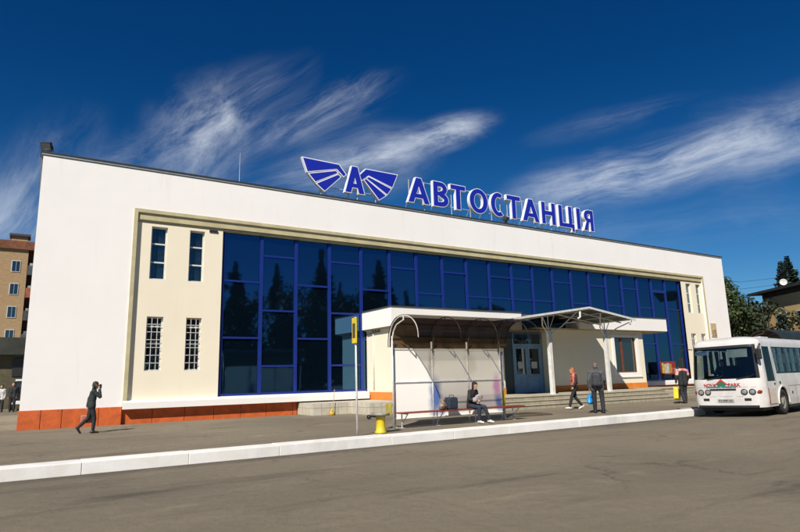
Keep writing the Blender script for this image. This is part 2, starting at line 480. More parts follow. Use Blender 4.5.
class MB:
    """collects shapes in world coordinates and links them as ONE mesh object"""
    def __init__(self):
        self.v = []
        self.f = []
        self.smooth = []

    def add(self, vs, fs, sm=False):
        n = len(self.v)
        self.v += [Vector(p) for p in vs]
        self.f += [tuple(i + n for i in f) for f in fs]
        self.smooth += [sm] * len(fs)
        return self

    def box(self, x0, x1, y0, y1, z0, z1, M=None):
        vs = [Vector((x, y, z)) for z in (z0, z1) for y in (y0, y1) for x in (x0, x1)]
        if M is not None: vs = [M @ p for p in vs]
        fs = [(0, 2, 3, 1), (4, 5, 7, 6), (0, 1, 5, 4), (2, 6, 7, 3), (0, 4, 6, 2), (1, 3, 7, 5)]
        return self.add(vs, fs)

    def cbox(self, c, s, M=None):
        return self.box(c[0] - s[0] / 2, c[0] + s[0] / 2, c[1] - s[1] / 2, c[1] + s[1] / 2, c[2] - s[2] / 2, c[2] + s[2] / 2, M)

    def bbox(self, x0, x1, y0, y1, z0, z1, b=0.02, M=None):
        """box with bevelled edges"""
        bm = bmesh.new()
        bmesh.ops.create_cube(bm, size=1)
        for v in bm.verts:
            v.co = Vector(((x0 + x1) / 2 + v.co.x * (x1 - x0), (y0 + y1) / 2 + v.co.y * (y1 - y0), (z0 + z1) / 2 + v.co.z * (z1 - z0)))
        bmesh.ops.bevel(bm, geom=bm.edges[:], offset=b, segments=2, affect='EDGES', profile=0.6)
        if M is not None: bm.transform(M)
        bm.verts.index_update()
        self.add([v.co.copy() for v in bm.verts], [[v.index for v in f.verts] for f in bm.faces])
        bm.free()
        return self

    def prism(self, pts, axis, a, b, M=None):
        """extrude a 2-D polygon along 'x','y' or 'z' from a to b (caps triangulated by an n-gon)"""
        def P(p, t):
            r = {'x': (t, p[0], p[1]), 'y': (p[0], t, p[1]), 'z': (p[0], p[1], t)}[axis]
            return M @ Vector(r) if M is not None else Vector(r)
        n = len(pts)
        vs = [P(p, a) for p in pts] + [P(p, b) for p in pts]
        fs = [tuple(range(n)), tuple(reversed(range(n, 2 * n)))]
        fs += [(i, (i + 1) % n, (i + 1) % n + n, i + n) for i in range(n)]
        return self.add(vs, fs)

    def tube(self, pts, r, n=8, r2=None, cap=True):
        pts = [Vector(p) for p in pts]
        rings = []
        prev = None
        k = len(pts)
        for i, p in enumerate(pts):
            d = (pts[min(i + 1, k - 1)] - pts[max(i - 1, 0)]).normalized()
            if prev is None:
                u = d.orthogonal().normalized()
            else:
                u = (prev - d * prev.dot(d)).normalized()
            prev = u
            v = d.cross(u)
            rr = r if r2 is None else r + (r2 - r) * i / max(1, k - 1)
            rings.append([p + (u * math.cos(a) + v * math.sin(a)) * rr for a in [2 * math.pi * j / n for j in range(n)]])
        vs = [q for ring in rings for q in ring]
        fs = [(i * n + j, i * n + (j + 1) % n, (i + 1) * n + (j + 1) % n, (i + 1) * n + j) for i in range(k - 1) for j in range(n)]
        if cap:
            fs += [tuple(reversed(range(n))), tuple(range((k - 1) * n, k * n))]
        return self.add(vs, fs, n > 6)

    def lathe(self, c, prof, n=20, M=None, caps=True):
        """prof = [(r, z)...] about the z axis through c"""
        vs = []
        for r, z in prof:
            for j in range(n):
                a = 2 * math.pi * j / n
                p = Vector((c[0] + r * math.cos(a), c[1] + r * math.sin(a), c[2] + z))
                vs.append(M @ p if M is not None else p)
        k = len(prof)
        fs = [(i * n + j, i * n + (j + 1) % n, (i + 1) * n + (j + 1) % n, (i + 1) * n + j) for i in range(k - 1) for j in range(n)]
        if caps:
            fs += [tuple(reversed(range(n))), tuple(range((k - 1) * n, k * n))]
        else:
            fs += [((k - 1) * n + j, (k - 1) * n + (j + 1) % n, (j + 1) % n, j) for j in range(n)]
        return self.add(vs, fs, True)

    def sphere(self, c, r, seg=12, rings=8, s=(1, 1, 1)):
        prof = []
        vs = []
        for i in range(rings + 1):
            a = -math.pi / 2 + math.pi * i / rings
            rr = max(1e-4, math.cos(a)) * r
            for j in range(seg):
                b = 2 * math.pi * j / seg
                vs.append((c[0] + rr * math.cos(b) * s[0], c[1] + rr * math.sin(b) * s[1], c[2] + r * math.sin(a) * s[2]))
        fs = [(i * seg + j, i * seg + (j + 1) % seg, (i + 1) * seg + (j + 1) % seg, (i + 1) * seg + j) for i in range(rings) for j in range(seg)]
        fs += [tuple(reversed(range(seg))), tuple(range(rings * seg, (rings + 1) * seg))]
        return self.add(vs, fs, True)

    def capsule(self, a, b, ra, rb, seg=12):
        a, b = Vector(a), Vector(b)
        d = b - a
        L = d.length
        if L < 1e-6:
            return self.sphere(a, max(ra, rb), seg, seg - 2)
        d.normalize()
        u = d.orthogonal().normalized()
        v = d.cross(u)
        vs = []
        R_ = 4
        prof = [(-math.cos(math.pi / 2 * i / R_) * ra, math.sin(math.pi / 2 * i / R_) * ra) for i in range(0, R_ + 1)]
        prof += [(L + math.sin(math.pi / 2 * i / R_) * rb, math.cos(math.pi / 2 * i / R_) * rb) for i in range(0, R_ + 1)]
        for t, r in prof:
            r = max(r, 1e-4)
            for j in range(seg):
                an = 2 * math.pi * j / seg
                vs.append(a + d * t + (u * math.cos(an) + v * math.sin(an)) * r)
        k = len(prof)
        fs = [(i * seg + j, i * seg + (j + 1) % seg, (i + 1) * seg + (j + 1) % seg, (i + 1) * seg + j) for i in range(k - 1) for j in range(seg)]
        fs += [tuple(reversed(range(seg))), tuple(range((k - 1) * seg, k * seg))]
        return self.add(vs, fs, True)

    def build(self, name, material, parent=None, origin=None, label=None, local=False):
        root = Vector((0, 0, 0))
        if parent is not None and not local:
            p = parent
            while p:
                root += Vector(p.location)
                p = p.parent
        og = Vector(origin) if origin is not None else Vector((0, 0, 0))
        me = bpy.data.meshes.new(name)
        me.from_pydata([v - root - og for v in self.v], [], self.f)
        me.polygons.foreach_set('use_smooth', self.smooth)
        bm = bmesh.new()
        bm.from_mesh(me)
        bmesh.ops.recalc_face_normals(bm, faces=bm.faces[:])
        bm.to_mesh(me)
        bm.free()
        if isinstance(material, (list, tuple)):
            for m_ in material: me.materials.append(m_)
        else:
            me.materials.append(material)
        me.update()
        o = bpy.data.objects.new(name, me)
        o.location = og
        if parent is not None: o.parent = parent
        col.objects.link(o)
        if label: o['label'] = label
        return o


def kids(o):
    return [c for c in bpy.data.objects if c.parent == o]


def copy_tree(o, parent=None):
    c = o.copy()
    col.objects.link(c)
    c.parent = parent
    for ch in kids(o):
        copy_tree(ch, c)
    return c


def text_mesh(body, size, extrude, offset=0.0, space=1.0):
    cu = bpy.data.curves.new('txt', 'FONT')
    cu.body = body
    cu.size = size
    cu.extrude = extrude
    cu.offset = offset
    cu.space_character = space
    cu.resolution_u = 4
    o = bpy.data.objects.new('txt', cu)
    col.objects.link(o)
    bpy.context.view_layer.update()
    dg = bpy.context.evaluated_depsgraph_get()
    me = bpy.data.meshes.new_from_object(o.evaluated_get(dg))
    vs = [v.co.copy() for v in me.vertices]
    fs = [tuple(p.vertices) for p in me.polygons]
    bpy.data.objects.remove(o)
    bpy.data.curves.remove(cu)
    bpy.data.meshes.remove(me)
    return vs, fs


# ------------------------------------------------------------------ ground, road, kerb
MB().box(-1500, 1500, -1500, 1500, -0.7, -0.5).build('ground', GROUND).__setitem__('kind', 'structure')
b = MB()
prof = [(13.9, -0.22), (13.35, -0.20), (12.2, -0.16), (10.8, -0.10), (8.0, -0.04), (2.0, 0.0), (-8, -0.02), (-25, -0.1)]
xs = [-250 + 10 * i for i in range(61)]
vs = [(x, y, z) for (y, z) in prof for x in xs]
n = len(xs)
b.add(vs, [(i * n + j, i * n + j + 1, (i + 1) * n + j + 1, (i + 1) * n + j) for i in range(len(prof) - 1) for j in range(n - 1)])
tag(b.build('road', ROAD), kind='structure')
tag(MB().box(-250, 350, -140, -25, -0.5, -0.1).build('square_ground', GROUND), kind='structure')
b = MB()
b.box(-250, 350, 13.83, 24.70, -0.4, 0.0)
tag(b.build('pavement', PAVE), kind='structure')
b = MB()
b.box(-250, 350, 24.70, 260, -0.4, -0.02)
tag(b.build('yard_ground', PAVE), kind='structure')
# kerb: individual painted kerb stones
KERB = mat('painted_kerb', (0.80, 0.79, 0.76), 0.7, 0.14, 1.6, 0.2, 30, c2=(0.70, 0.68, 0.62), stain=0.75)
KERB2 = mat('bare_kerb', (0.30, 0.28, 0.24), 0.8, 0.15, 2.0, 0.5, 30)
b = MB()
b2 = MB()
x = -60.0
while x < 70:
    ky = 0 if x < 21 else .47
    L = random.choice((2.0, 2.0, 3.0))
    jy = random.uniform(-0.006, 0.006)
    jz = random.uniform(-0.006, 0.006)
    tgt = b if x < 21 else b2
    tgt.bbox(x + 0.0015, x + L - 0.0015, 13.30 + jy + ky, 13.86 + jy + ky, -0.45, 0.03 + jz, 0.016)
    x += L
tag(b.build('kerb', KERB), kind='structure')
tag(b2.build('kerb', KERB2), kind='structure')

# ------------------------------------------------------------------ station building
YF, YG = 24.7, 25.0
ZT = 10.05
st = thing('station_building', (22.6, 31, 0), 'long white bus station hall with blue mirror glazing and an orange base', 'building')
b = MB()
b.prism([(-.2, .66), (3.2, .66), (3.2, 8.28), (42.4, 8.28), (42.4, .66), (45.46, .66), (45.46, ZT), (-.2, ZT)], 'y', YF, YG + .02)
b.build('front_wall', WHITE, st)
b = MB()
b.box(-.2, .1, YG + .02, 38, 0, ZT)
b.box(45.16, 45.46, YG + .02, 38, 0, ZT)
b.box(-.2, 45.46, 38, 38.3, 0, ZT)
b.build('side_wall', WHITE, st)
MB().box(.1, 45.16, YG + .3, 38, 9.4, 9.6).build('roof', DARKM, st)
# cream end bays with openings
WX = [(3.76, 4.38), (5.26, 5.87)]
WZ = [(1.97, 4.1), (5.6, 7.78)]


def cream_bay(x0, x1, wins):
    b = MB()
    y0, y1 = YG - .19, YG + .3
    cols = sorted(set([x0, x1] + [w_ for p in wins for w_ in p]))
    zs = [0.56, WZ[0][0], WZ[0][1], WZ[1][0], WZ[1][1], 8.28]
    # grid wall: one welded sheet with holes + reveals
    vs, fs = [], []
    nx, nz = len(cols), len(zs)
    for z in zs:
        for x_ in cols:
            vs.append((x_, y0, z))
    for i in range(nz - 1):
        for j in range(nx - 1):
            hole = any(abs(cols[j] - p[0]) < 1e-6 for p in wins) and i in (1, 3)
            if not hole:
                fs.append((i * nx + j, i * nx + j + 1, (i + 1) * nx + j + 1, (i + 1) * nx + j))
    b.add(vs, fs)
    for (a, c) in wins:
        for (za, zb) in WZ:
            d = 0.22
            b.add([(a, y0, za), (c, y0, za), (c, y0, zb), (a, y0, zb), (a, y0 + d, za), (c, y0 + d, za), (c, y0 + d, zb), (a, y0 + d, zb)],
                  [(0, 1, 5, 4), (1, 2, 6, 5), (2, 3, 7, 6), (3, 0, 4, 7)])
    b.build('end_bay_wall', CREAM, st)
    for (a, c) in wins:
        for k, (za, zb) in enumerate(WZ):
            fr = MB()
            yy = y0 + .14
            t = 0.055
            fr.box(a + .002, a + t, yy, yy + .07, za + .002, zb - .002).box(c - t, c - .002, yy, yy + .07, za + .002, zb - .002)
            fr.box(a + t, c - t, yy, yy + .07, za + .002, za + t).box(a + t, c - t, yy, yy + .07, zb - t, zb - .002)
            for q_ in ((0.33, 0.68) if k else (0.5, 0.82)):
                zz = za + (zb - za) * q_
                fr.box(a + t, c - t, yy + .004, yy + .066, zz - .03, zz + .03)
            wf = fr.build('window', FRAMEW, st)
            MB().box(a + t, c - t, yy + .03, yy + .036, za + t, zb - t).build('pane', CLEARG if k else WGLASS, wf)
            MB().box(a + .002, c - .002, y0 + .01, y0 + .139, za + .002, za + .02).build('sill', FRAMEW, wf)
            if k:
                pass
            else:
                gr = MB()
                for i in range(1, 3):
                    xx = a + (c - a) * i / 3
                    gr.tube([(xx, y0 + .05, za), (xx, y0 + .05, zb)], .012, 6)
                for i in range(1, 7):
                    zz = za + (zb - za) * i / 7
                    gr.tube([(a, y0 + .035, zz), (c, y0 + .035, zz)], .012, 6)
                gr.build('grille', WPIPE, wf)
            MB().box(a - .1, c + .1, YG + .285, YG + .3, za - .1, zb + .1).build('room_backing', BACKING, wf)
            if k:
                cm = MB()
                nn = 16
                vs_ = [(a + .07 + (c - a - .14) * i / nn, yy + .12 + .018 * math.sin(i * 2.1 + a), z_) for z_ in (za + .06, zb - .06) for i in range(nn + 1)]
                cm.add(vs_, [(i, i + 1, nn + 2 + i, nn + 1 + i) for i in range(nn) if not (5 <= i <= 7)], True)
                cm.build('curtain', CURT, wf)


cream_bay(3.2, 6.63, WX)
cream_bay(39.82, 42.4, [(40.42, 41.02), (41.66, 42.26 - .02)])
# beige surround, stepped
b = MB()
for o_, i_, y_ in ((0.14, 0.0, 24.655), ):
    b.prism([(3.2 - o_, .62), (3.2, .62), (3.2, 8.28), (42.4, 8.28), (42.4, .62), (42.4 + o_, .62), (42.4 + o_, 8.28 + o_), (3.2 - o_, 8.28 + o_)], 'y', y_, YF)
b.build('surround_trim', TRIM, st)
b = MB()
b.box(3.203, 42.397, 24.725, YG + .1, 8.0, 8.277)
b.box(3.203, 42.397, 24.80, YG + .1, 7.90, 7.979)
b.build('inner_trim', TRIM, st)
# little vent in the cream bay
MB().box(6.05, 6.4, YG - .23, YG - .191, 7.78, 7.87).build('vent', BLACK, st)
# ledge under the glazing
for xa_, xb_ in ((3.06, 13.6), (31.2, 42.5)):
    MB().prism([(24.52, .56), (YG + .02, .56), (YG + .02, .90), (24.60, .86), (24.52, .80)], 'x', xa_, xb_).build('ledge', FASCIA, st)
# base
b = MB()
b.box(-.2, 3.05, 24.9, 25.02, -.3, .655)
b.box(3.05, 45.46, 25.0, 25.1, -.3, .56)
edges = [-.24, .45, 1.1, 2.28, 3.05]
for i in range(len(edges) - 1):
    b.bbox(edges[i] + .008, edges[i + 1] - .008, 24.66, 24.9, -.3, .655, .012)
edges = [3.05, 4.15, 5.35, 6.5, 7.6, 8.7, 9.9, 10.1]
for i in range(len(edges) - 1):
    b.bbox(edges[i] + .008, edges[i + 1] - .008, 24.80, 25.0, -.3, .555, .012)
edges = [28.6 + 1.15 * i for i in range(16)]
for i in range(len(edges) - 1):
    b.bbox(edges[i] + .008, min(45.5, edges[i + 1] - .008), 24.80, 25.0, -.3, .555, .012)
b.bbox(42.5, 45.49, 24.66, 24.8, -.3, .655, .012)
b.build('base', ORANGE, st)
# parapet flashing
MB().box(-.26, 45.52, YF - .035, 25.3, ZT + .02, ZT + .115).box(-.26, .1, 25.3, 38.3, ZT + .02, ZT + .115).build('parapet_cap', ZINC, st)
MB().box(-.30, 45.56, YF - .07, 25.35, ZT + .115, ZT + .15).box(-.24, 45.5, YF - .02, 25.2, ZT, ZT + .02).build('parapet_flashing', DARKM, st)
# curtain wall
EX = [6.71, 8.42, 10.06, 11.75, 13.45, 15.08, 16.72, 18.40, 20.05, 21.68, 23.38, 25.05, 26.73, 28.37, 30.02, 31.65, 33.27, 34.91, 36.48, 38.05, 39.73]
GZ0, GZ1 = .90, 8.14
fr = MB()
for i, x_ in enumerate(EX):
    wv = 0.072
    fr.box(x_ - wv, x_ + wv, 24.925, 25.06, GZ0, GZ1)
rows = []
for i in range(20):
    par = i % 2 if i < 11 else (i + 1) % 2
    if i in (9, 10):
        zc = [7.0, 5.77, 3.3]
    elif par == 0:
        zc = [5.77, 3.32]
    else:
        zc = [7.0, 4.54, 2.11]
    rows.append(zc)
    for z_ in [GZ0 + .05, GZ1 - .04] + zc:
        h_ = .09 if (i == 18 and z_ == 7.0) else .042
        fr.box(EX[i] + .072, EX[i + 1] - .072, 24.94, 25.05, z_ - h_, z_ + h_)
cw = fr.build('curtain_wall_frame', BLUEF, st)
rg = random.Random(3)
for i in range(20):
    zz = [GZ0 + .10] + sorted([z_ + s_ * .05 for z_ in rows[i] for s_ in (-1, 1)]) + [GZ1 - .08]
    for k in range(0, len(zz), 2):
        x0, x1, z0, z1 = EX[i] + .071, EX[i + 1] - .071, zz[k] - .001, zz[k + 1] + .001
        if z1 - z0 < .1: continue
        t1, t2 = rg.uniform(-.006, .006), rg.uniform(-.009, .009)
        p = MB()
        nx = 1
        p.add([(x0, 25.0 - t1, z0), (x1, 25.0 + t1, z0), (x1, 25.0 + t1 + t2, z1), (x0, 25.0 - t1 + t2, z1)], [(0, 1, 2, 3)])
        p.build('glass_pane', CGLASS, cw)
MB().box(6.6, 39.85, 25.12, 25.3, .5, 8.3).build('inner_backing', BACKING, st)

# ------------------------------------------------------------------ roof sign
YS = 24.95
sg = thing('roof_sign', (23.5, YS, ZT + .15), 'large blue Cyrillic letters with white edges spelling bus station along the roof', 'sign')
L = [('А', 16.19, 17.62), ('В', 17.83, 18.9), ('Т', 19.01, 20.1), ('О', 20.34, 21.72), ('С', 21.91, 23.05), ('Т', 23.16, 24.29), ('А', 24.39, 25.83),
     ('Н', 26.0, 27.24), ('Ц', 27.5, 28.93), ('І', 29.13, 29.53), ('Я', 29.77, 30.79)]
CAPZ = 10.60


def offset_poly(p, d):
    """push polygon edges outward by d"""
    n_ = len(p)
    ar = sum(p[i][0] * p[(i + 1) % n_][1] - p[(i + 1) % n_][0] * p[i][1] for i in range(n_))
    s = 1 if ar > 0 else -1
    out = []
    for i in range(n_):
        p0, p1, p2 = Vector(p[i - 1]), Vector(p[i]), Vector(p[(i + 1) % n_])
        e1, e2 = (p1 - p0).normalized(), (p2 - p1).normalized()
        n1, n2 = Vector((e1.y, -e1.x)) * s, Vector((e2.y, -e2.x)) * s
        k = n1 + n2
        k = k / max(.35, k.length_squared / 2)
        out.append(tuple(p1 + k * d))
    return out


def arc_pts(cx, cy, rx, ry, a0, a1, n_=10):
    return [(cx + rx * math.cos(R(a0 + (a1 - a0) * i / n_)), cy + ry * math.sin(R(a0 + (a1 - a0) * i / n_))) for i in range(n_ + 1)]


def glyph(ch, W, H, t):
    """outline loops of a bold sans letter: [outer, hole, ...]"""
    th = t * .84
    if ch == 'А':
        a = W / 2 - .56 * t
        q = 1.12 * t
        y1, y2 = .20 * H, .20 * H + th * .9
        L_ = lambda y: q + a * y / H
        ya = (W / 2 - q) * H / a
        return [[(0, 0), (a, H), (W - a, H), (W, 0), (W - q, 0), (W - L_(y1), y1), (L_(y1), y1), (q, 0)], [(L_(y2), y2), (W - L_(y2), y2), (W / 2, ya)]]
    if ch == 'В':
        return [[(0, 0), (0, H)] + arc_pts(W * .50, H - .26 * H, .42 * W, .26 * H, 90, -52) + arc_pts(W * .52, .275 * H, .48 * W, .275 * H, 62, -90),
                [(t, H * .585), (t, H - th)] + arc_pts(W * .5, H - .27 * H, .42 * W - t, .27 * H - th, 90, -80, 8),
                [(t, th), (t, H * .46)] + arc_pts(W * .5, .275 * H, .50 * W - t, .27 * H - th, 80, -90, 8)]
    if ch == 'Т':
        return [[(0, H), (W, H), (W, H - th), (W / 2 + t / 2, H - th), (W / 2 + t / 2, 0), (W / 2 - t / 2, 0), (W / 2 - t / 2, H - th), (0, H - th)]]
    if ch == 'О':
        return [arc_pts(W / 2, H / 2, W / 2, H / 2 * 1.03, 0, 350, 35), arc_pts(W / 2, H / 2, W / 2 - t * 1.05, H / 2 * 1.03 - th, 0, 350, 35)]
    if ch == 'С':
        cx = W * .54
        return [arc_pts(cx, H / 2, cx, H / 2 * 1.03, 58, 302, 28) + arc_pts(cx, H / 2, cx - t * 1.05, H / 2 * 1.03 - th, 300, 60, 26)]
    if ch == 'Н':
        m1, m2 = H / 2 - th / 2 + .02, H / 2 + th / 2 + .02
        return [[(0, 0), (0, H), (t, H), (t, m2), (W - t, m2), (W - t, H), (W, H), (W, 0), (W - t, 0), (W - t, m1), (t, m1), (t, 0)]]
    if ch == 'Ц':
        k = W - t * .62
        return [[(0, 0), (0, H), (t, H), (t, th), (k - t, th), (k - t, H), (k, H), (k, th), (W, th), (W, -.24), (W - t * .72, -.24), (W - t * .72, 0)]]
    if ch == 'І':
        return [[(0, 0), (0, H), (W, H), (W, 0)]]
    if ch == 'Я':
        o_ = [(0, 0), (0, H)] + arc_pts(W * .48, H - .29 * H, .45 * W, .29 * H, 90, -62) + [(W, 0), (W - 1.15 * t, 0), (W * .46, .42 * H), (t, .42 * H), (t, 0)]
        h_ = [(t, H * .42 + th * .9), (t, H - th)] + arc_pts(W * .48, H - .29 * H, .45 * W - t, .29 * H - th, 90, -85, 8)
        return [[(W - x_, y_) for x_, y_ in o_], [(W - x_, y_) for x_, y_ in h_]]


def glyph_mesh(loops, ext):
    cu = bpy.data.curves.new('g', 'CURVE')
    cu.dimensions = '2D'
    cu.fill_mode = 'BOTH'
    cu.extrude = ext
    for lp in loops:
        sp_ = cu.splines.new('POLY')
        sp_.points.add(len(lp) - 1)
        for i_, (x_, y_) in enumerate(lp):
            sp_.points[i_].co = (x_, y_, 0, 1)
        sp_.use_cyclic_u = True
    o = bpy.data.objects.new('g', cu)
    col.objects.link(o)
    bpy.context.view_layer.update()
    me = bpy.data.meshes.new_from_object(o.evaluated_get(bpy.context.evaluated_depsgraph_get()))
    vs = [v.co.copy() for v in me.vertices]
    fs = [tuple(p.vertices) for p in me.polygons]
    bpy.data.objects.remove(o)
    bpy.data.curves.remove(cu)
    bpy.data.meshes.remove(me)
    return vs, fs


def sign_letter(ch, x0, x1, z0, H, t, y_front, parent, g_=.04, depth=.19):
    """white channel letter with a slightly smaller blue face"""
    W = x1 - x0 - 2 * g_
    loops = glyph(ch, W, H, t)
    big = [offset_poly(loops[0], g_)] + [offset_poly(h_, -g_ * .9) for h_ in loops[1:]]
    vs, fs = glyph_mesh(big, depth / 2)
    a = MB().add([Vector((x0 + g_ + v.x, y_front + depth / 2 - v.z, z0 + v.y)) for v in vs], fs).build('letter', LWHITE, parent)
    vs, fs = glyph_mesh(loops, .005)
    MB().add([Vector((x0 + g_ + v.x, y_front - .0065 - v.z, z0 + v.y)) for v in vs], fs).build('letter_face', LBLUE, a)


for ch, x0, x1 in L:
    sign_letter(ch, x0, x1, CAPZ, 1.38, .29, YS - .2, sg)
b = MB()
b.tube([(16.3, YS + .02, 10.72), (30.8, YS + .02, 10.72)], .022, 6).tube([(16.9, YS + .02, 11.86), (30.6, YS + .02, 11.86)], .022, 6)
for ch, x0, x1 in L:
    for x_ in ([x0 + .22, x1 - .22] if x1 - x0 > .6 else [(x0 + x1) / 2]):
        b.tube([(x_, YS + .02, 10.2), (x_, YS + .02, 11.9)], .022, 6)
        b.tube([(x_, YS + .02, 10.95), (x_, YS + .55, 10.2)], .016, 6)
        b.box(x_ - .06, x_ + .06, YS - .04, YS + .1, 10.2, 10.22)
b.build('support_frame', STEEL, sg)

lg = thing('winged_logo_sign', (12.9, YS, ZT + .15), 'blue emblem of a letter A between two striped wings on the roof edge', 'sign')


WL = [[(10.26, 11.93), (12.17, 11.9), (12.56, 11.45), (12.42, 11.33), (12.05, 11.66), (10.50, 11.27)],
      [(10.58, 11.17), (11.99, 11.55), (12.11, 11.46), (10.91, 10.82)],
      [(10.98, 10.74), (12.13, 11.38), (12.26, 11.28), (11.40, 10.43)]]
WR = [[(13.69, 11.93), (15.56, 11.93), (15.24, 11.20), (13.83, 11.62), (13.45, 11.31), (13.26, 11.49)],
      [(13.72, 11.46), (13.86, 11.54), (15.17, 11.11), (14.92, 10.77)],
      [(13.58, 11.34), (13.68, 11.42), (14.84, 10.70), (14.44, 10.42)]]
for side in (WL, WR):
    for p in side:
        a = MB().prism(offset_poly(p, .035), 'y', YS - .2, YS - .02).build('wing_panel', LWHITE, lg)
        MB().prism(offset_poly(p, -.012), 'y', YS - .212, YS - .2005).build('wing_panel_face', LBLUE, a)
sign_letter('А', 12.46, 13.60, 10.56, 1.36, .27, YS - .25, lg)
b = MB()
for x_, zt in ((11.3, 10.7), (11.55, 10.8), (12.8, 10.8), (13.3, 10.8), (14.35, 10.7), (14.6, 10.8)):
    b.tube([(x_, YS + .02, 10.2), (x_, YS + .02, zt)], .022, 6).tube([(x_, YS + .02, 10.6), (x_, YS + .5, 10.2)], .016, 6)
b.tube([(11.2, YS + .02, 10.72), (14.8, YS + .02, 10.72)], .02, 6)
b.build('support_frame', STEEL, lg)


def floodlight(x, y, z, rz, tilt, label, s=1.0):
    f_ = thing('floodlight', (x, y, z), label, 'floodlight')
    M = Matrix.Translation((x, y, z + .25 * s)) @ Matrix.Rotation(rz, 4, 'Z') @ Matrix.Rotation(tilt, 4, 'X') @ Matrix.Scale(s, 4)
    MB().bbox(-.2, .2, -.1, .07, -.16, .16, .03, M).build('housing', BLACK, f_)
    MB().box(-.17, .17, -.106, -.101, -.13, .13, M).build('lens', glass_mat_once('lamp_lens'), f_)
    m2 = MB()
    m2.tube([(x - .0, y, z), (x, y, z + .12 * s)], .02, 6)
    m2.tube([M @ Vector((-.22, 0, 0)), M @ Vector((-.22, 0, -.2)), M @ Vector((.22, 0, -.2)), M @ Vector((.22, 0, 0))], .014, 6)
    m2.build('bracket', BLACK, f_)
    mm = MB()
    for i in range(5):
        mm.box(-.18 + .08 * i, -.165 + .08 * i, .07, .13, -.14, .14, M)
    mm.build('cooling_fins', BLACK, f_)


def glass_mat_once(n_):
    return MATS.get(n_) or glass_mat(n_, (0.08, 0.09, 0.09), (0.9, 0.9, 0.9), .1, .1)


floodlight(-.12, 24.75, ZT + .15, R(-25), R(35), 'black floodlight on the far left roof corner', .95)
floodlight(23.0, 24.72, ZT + .15, R(30), R(35), 'black floodlight under the roof letters near the middle of the roof', 1.05)

an = MB().tube([(0, 0, 0), (0, 0, .5), (.01, 0, 2.1)], .022, 6, .008)
o = an.build('roof_antenna', STEEL)
o.location = (7.62, 26.0, 9.6)
an2 = MB().tube([(0, 0, 0), (0, 0, 2.5)], .022, 6, .008)
o.data = an2.build('roof_antenna', STEEL).data
bpy.data.objects.remove([q for q in bpy.data.objects if q.name.startswith('roof_antenna') and q != o][0])
tag(o, 'thin metal rod antenna standing on the roof left of the winged emblem', 'antenna')

# house number plate
PL = mat('number_plate_beige', (0.55, 0.42, 0.24), .6, .1, 6)
BRN = mat('number_paint', (0.16, 0.07, 0.03), .6, .1, 6)
pt = thing('house_number_plate', (43.15, 24.69, 4.4), 'small beige number plate on the white wall at the right end', 'sign')
MB().bbox(42.78, 43.5, 24.655, 24.695, 3.88, 4.9, .01).build('plate', PL, pt)
vs, fs = text_mesh('15', .62, .004, .01)
MB().add([Vector((42.82 + v.x * .95, 24.65 - v.z, 3.95 + v.y)) for v in vs], fs).build('number', BRN, pt)

# ------------------------------------------------------------------ platform + steps
pf = thing('platform_steps', (20, 20, 0), 'low stone clad platform with steps in front of the station entrance', 'steps')
b = MB()
PZ = .50
b.box(15.0, 28.4, 19.4, 22.2, -.2, PZ)
b.box(14.8, 28.4, 19.05, 19.4, -.2, .335)
b.box(14.6, 28.4, 18.7, 19.05, -.2, .17)
b.box(28.4, 34.5, 20.6, 22.2, -.2, PZ - .003)
b.build('steps', STONE, pf)
b = MB()
b.box(11.9, 15.0, 21.5, 22.3, -.2, PZ - .004)
b.box(10.12, 11.9, 23.1, 24.8, -.2, PZ - .004)
b.box(11.9, 13.7, 22.3, 24.8, -.2, PZ - .006)
b.build('tiled_plinth', TILES, pf)
b = MB()
b.box(15.0, 28.38, 19.37, 22.2, PZ + .001, PZ + .035)
b.box(14.82, 28.38, 19.02, 19.36, .336, .362)
b.box(14.62, 28.38, 18.67, 19.01, .171, .197)
b.box(28.38, 34.5, 20.57, 22.2, PZ, PZ + .033)
b.build('step_treads', mat('worn_stone_treads', (0.42, 0.38, 0.28), .8, .2, 2.0, .4, 25, c2=(0.30, 0.28, 0.2)), pf)
b = MB()
b.box(13.7, 34.5, 22.2, 24.8, -.2, PZ - .01)
b.build('porch_floor', PAVE, pf)
nb = MB().bbox(28.55, 29.35, 18.75, 19.35, 0, .50, .02).build('stone_block', STONE)
tag(nb, 'square low stone block at the right end of the entrance steps', 'block')

# ------------------------------------------------------------------ annex (low entrance building)
ax = thing('entrance_annex', (22, 23, PZ), 'low cream entrance annex with white flat roof band in front of the glazing', 'annex')
b = MB()
# left block: solid walls
b.box(13.70, 20.25, 22.50, 24.92, PZ + .35, 3.72)
b.build('left_wall', ANNEXC, ax)
b = MB()
b.box(13.68, 20.27, 22.48, 24.9, PZ, PZ + .35)
b.box(23.45, 31.12, 22.18, 22.5, PZ, PZ + .35)
b.box(30.9, 31.12, 22.5, 24.9, PZ, PZ + .35)
b.build('base_strip', ORANGE2, ax)
# right room front wall with window hole
WA, WB, WC, WD = 28.45, 30.42, 1.45, 3.47
b = MB()
b.box(23.47, WA, 22.2, 22.5, PZ + .35, 3.86)
b.box(WB, 31.10, 22.2, 22.5, PZ + .35, 3.86)
b.box(WA, WB, 22.2, 22.5, PZ + .35, WC)
b.box(WA, WB, 22.2, 22.5, WD, 3.86)
b.box(30.8, 31.10, 22.5, 24.9, PZ + .35, 3.86)
b.build('right_wall', ANNEXC, ax)
b = MB()
b.prism([(WA - .22, WC - .22), (WB + .22, WC - .22), (WB + .22, WC), (WA - .22, WC)], 'y', 22.165, 22.2)
b.box(WA - .22, WA, 22.165, 22.2, WC, WD).box(WB, WB + .22, 22.165, 22.2, WC, WD).box(WA - .22, WB + .22, 22.165, 22.2, WD, WD + .14)
b.box(WA - .3, WB + .3, 22.13, 22.2, WC - .27, WC - .222)
b.build('window_surround', FASCIA, ax)
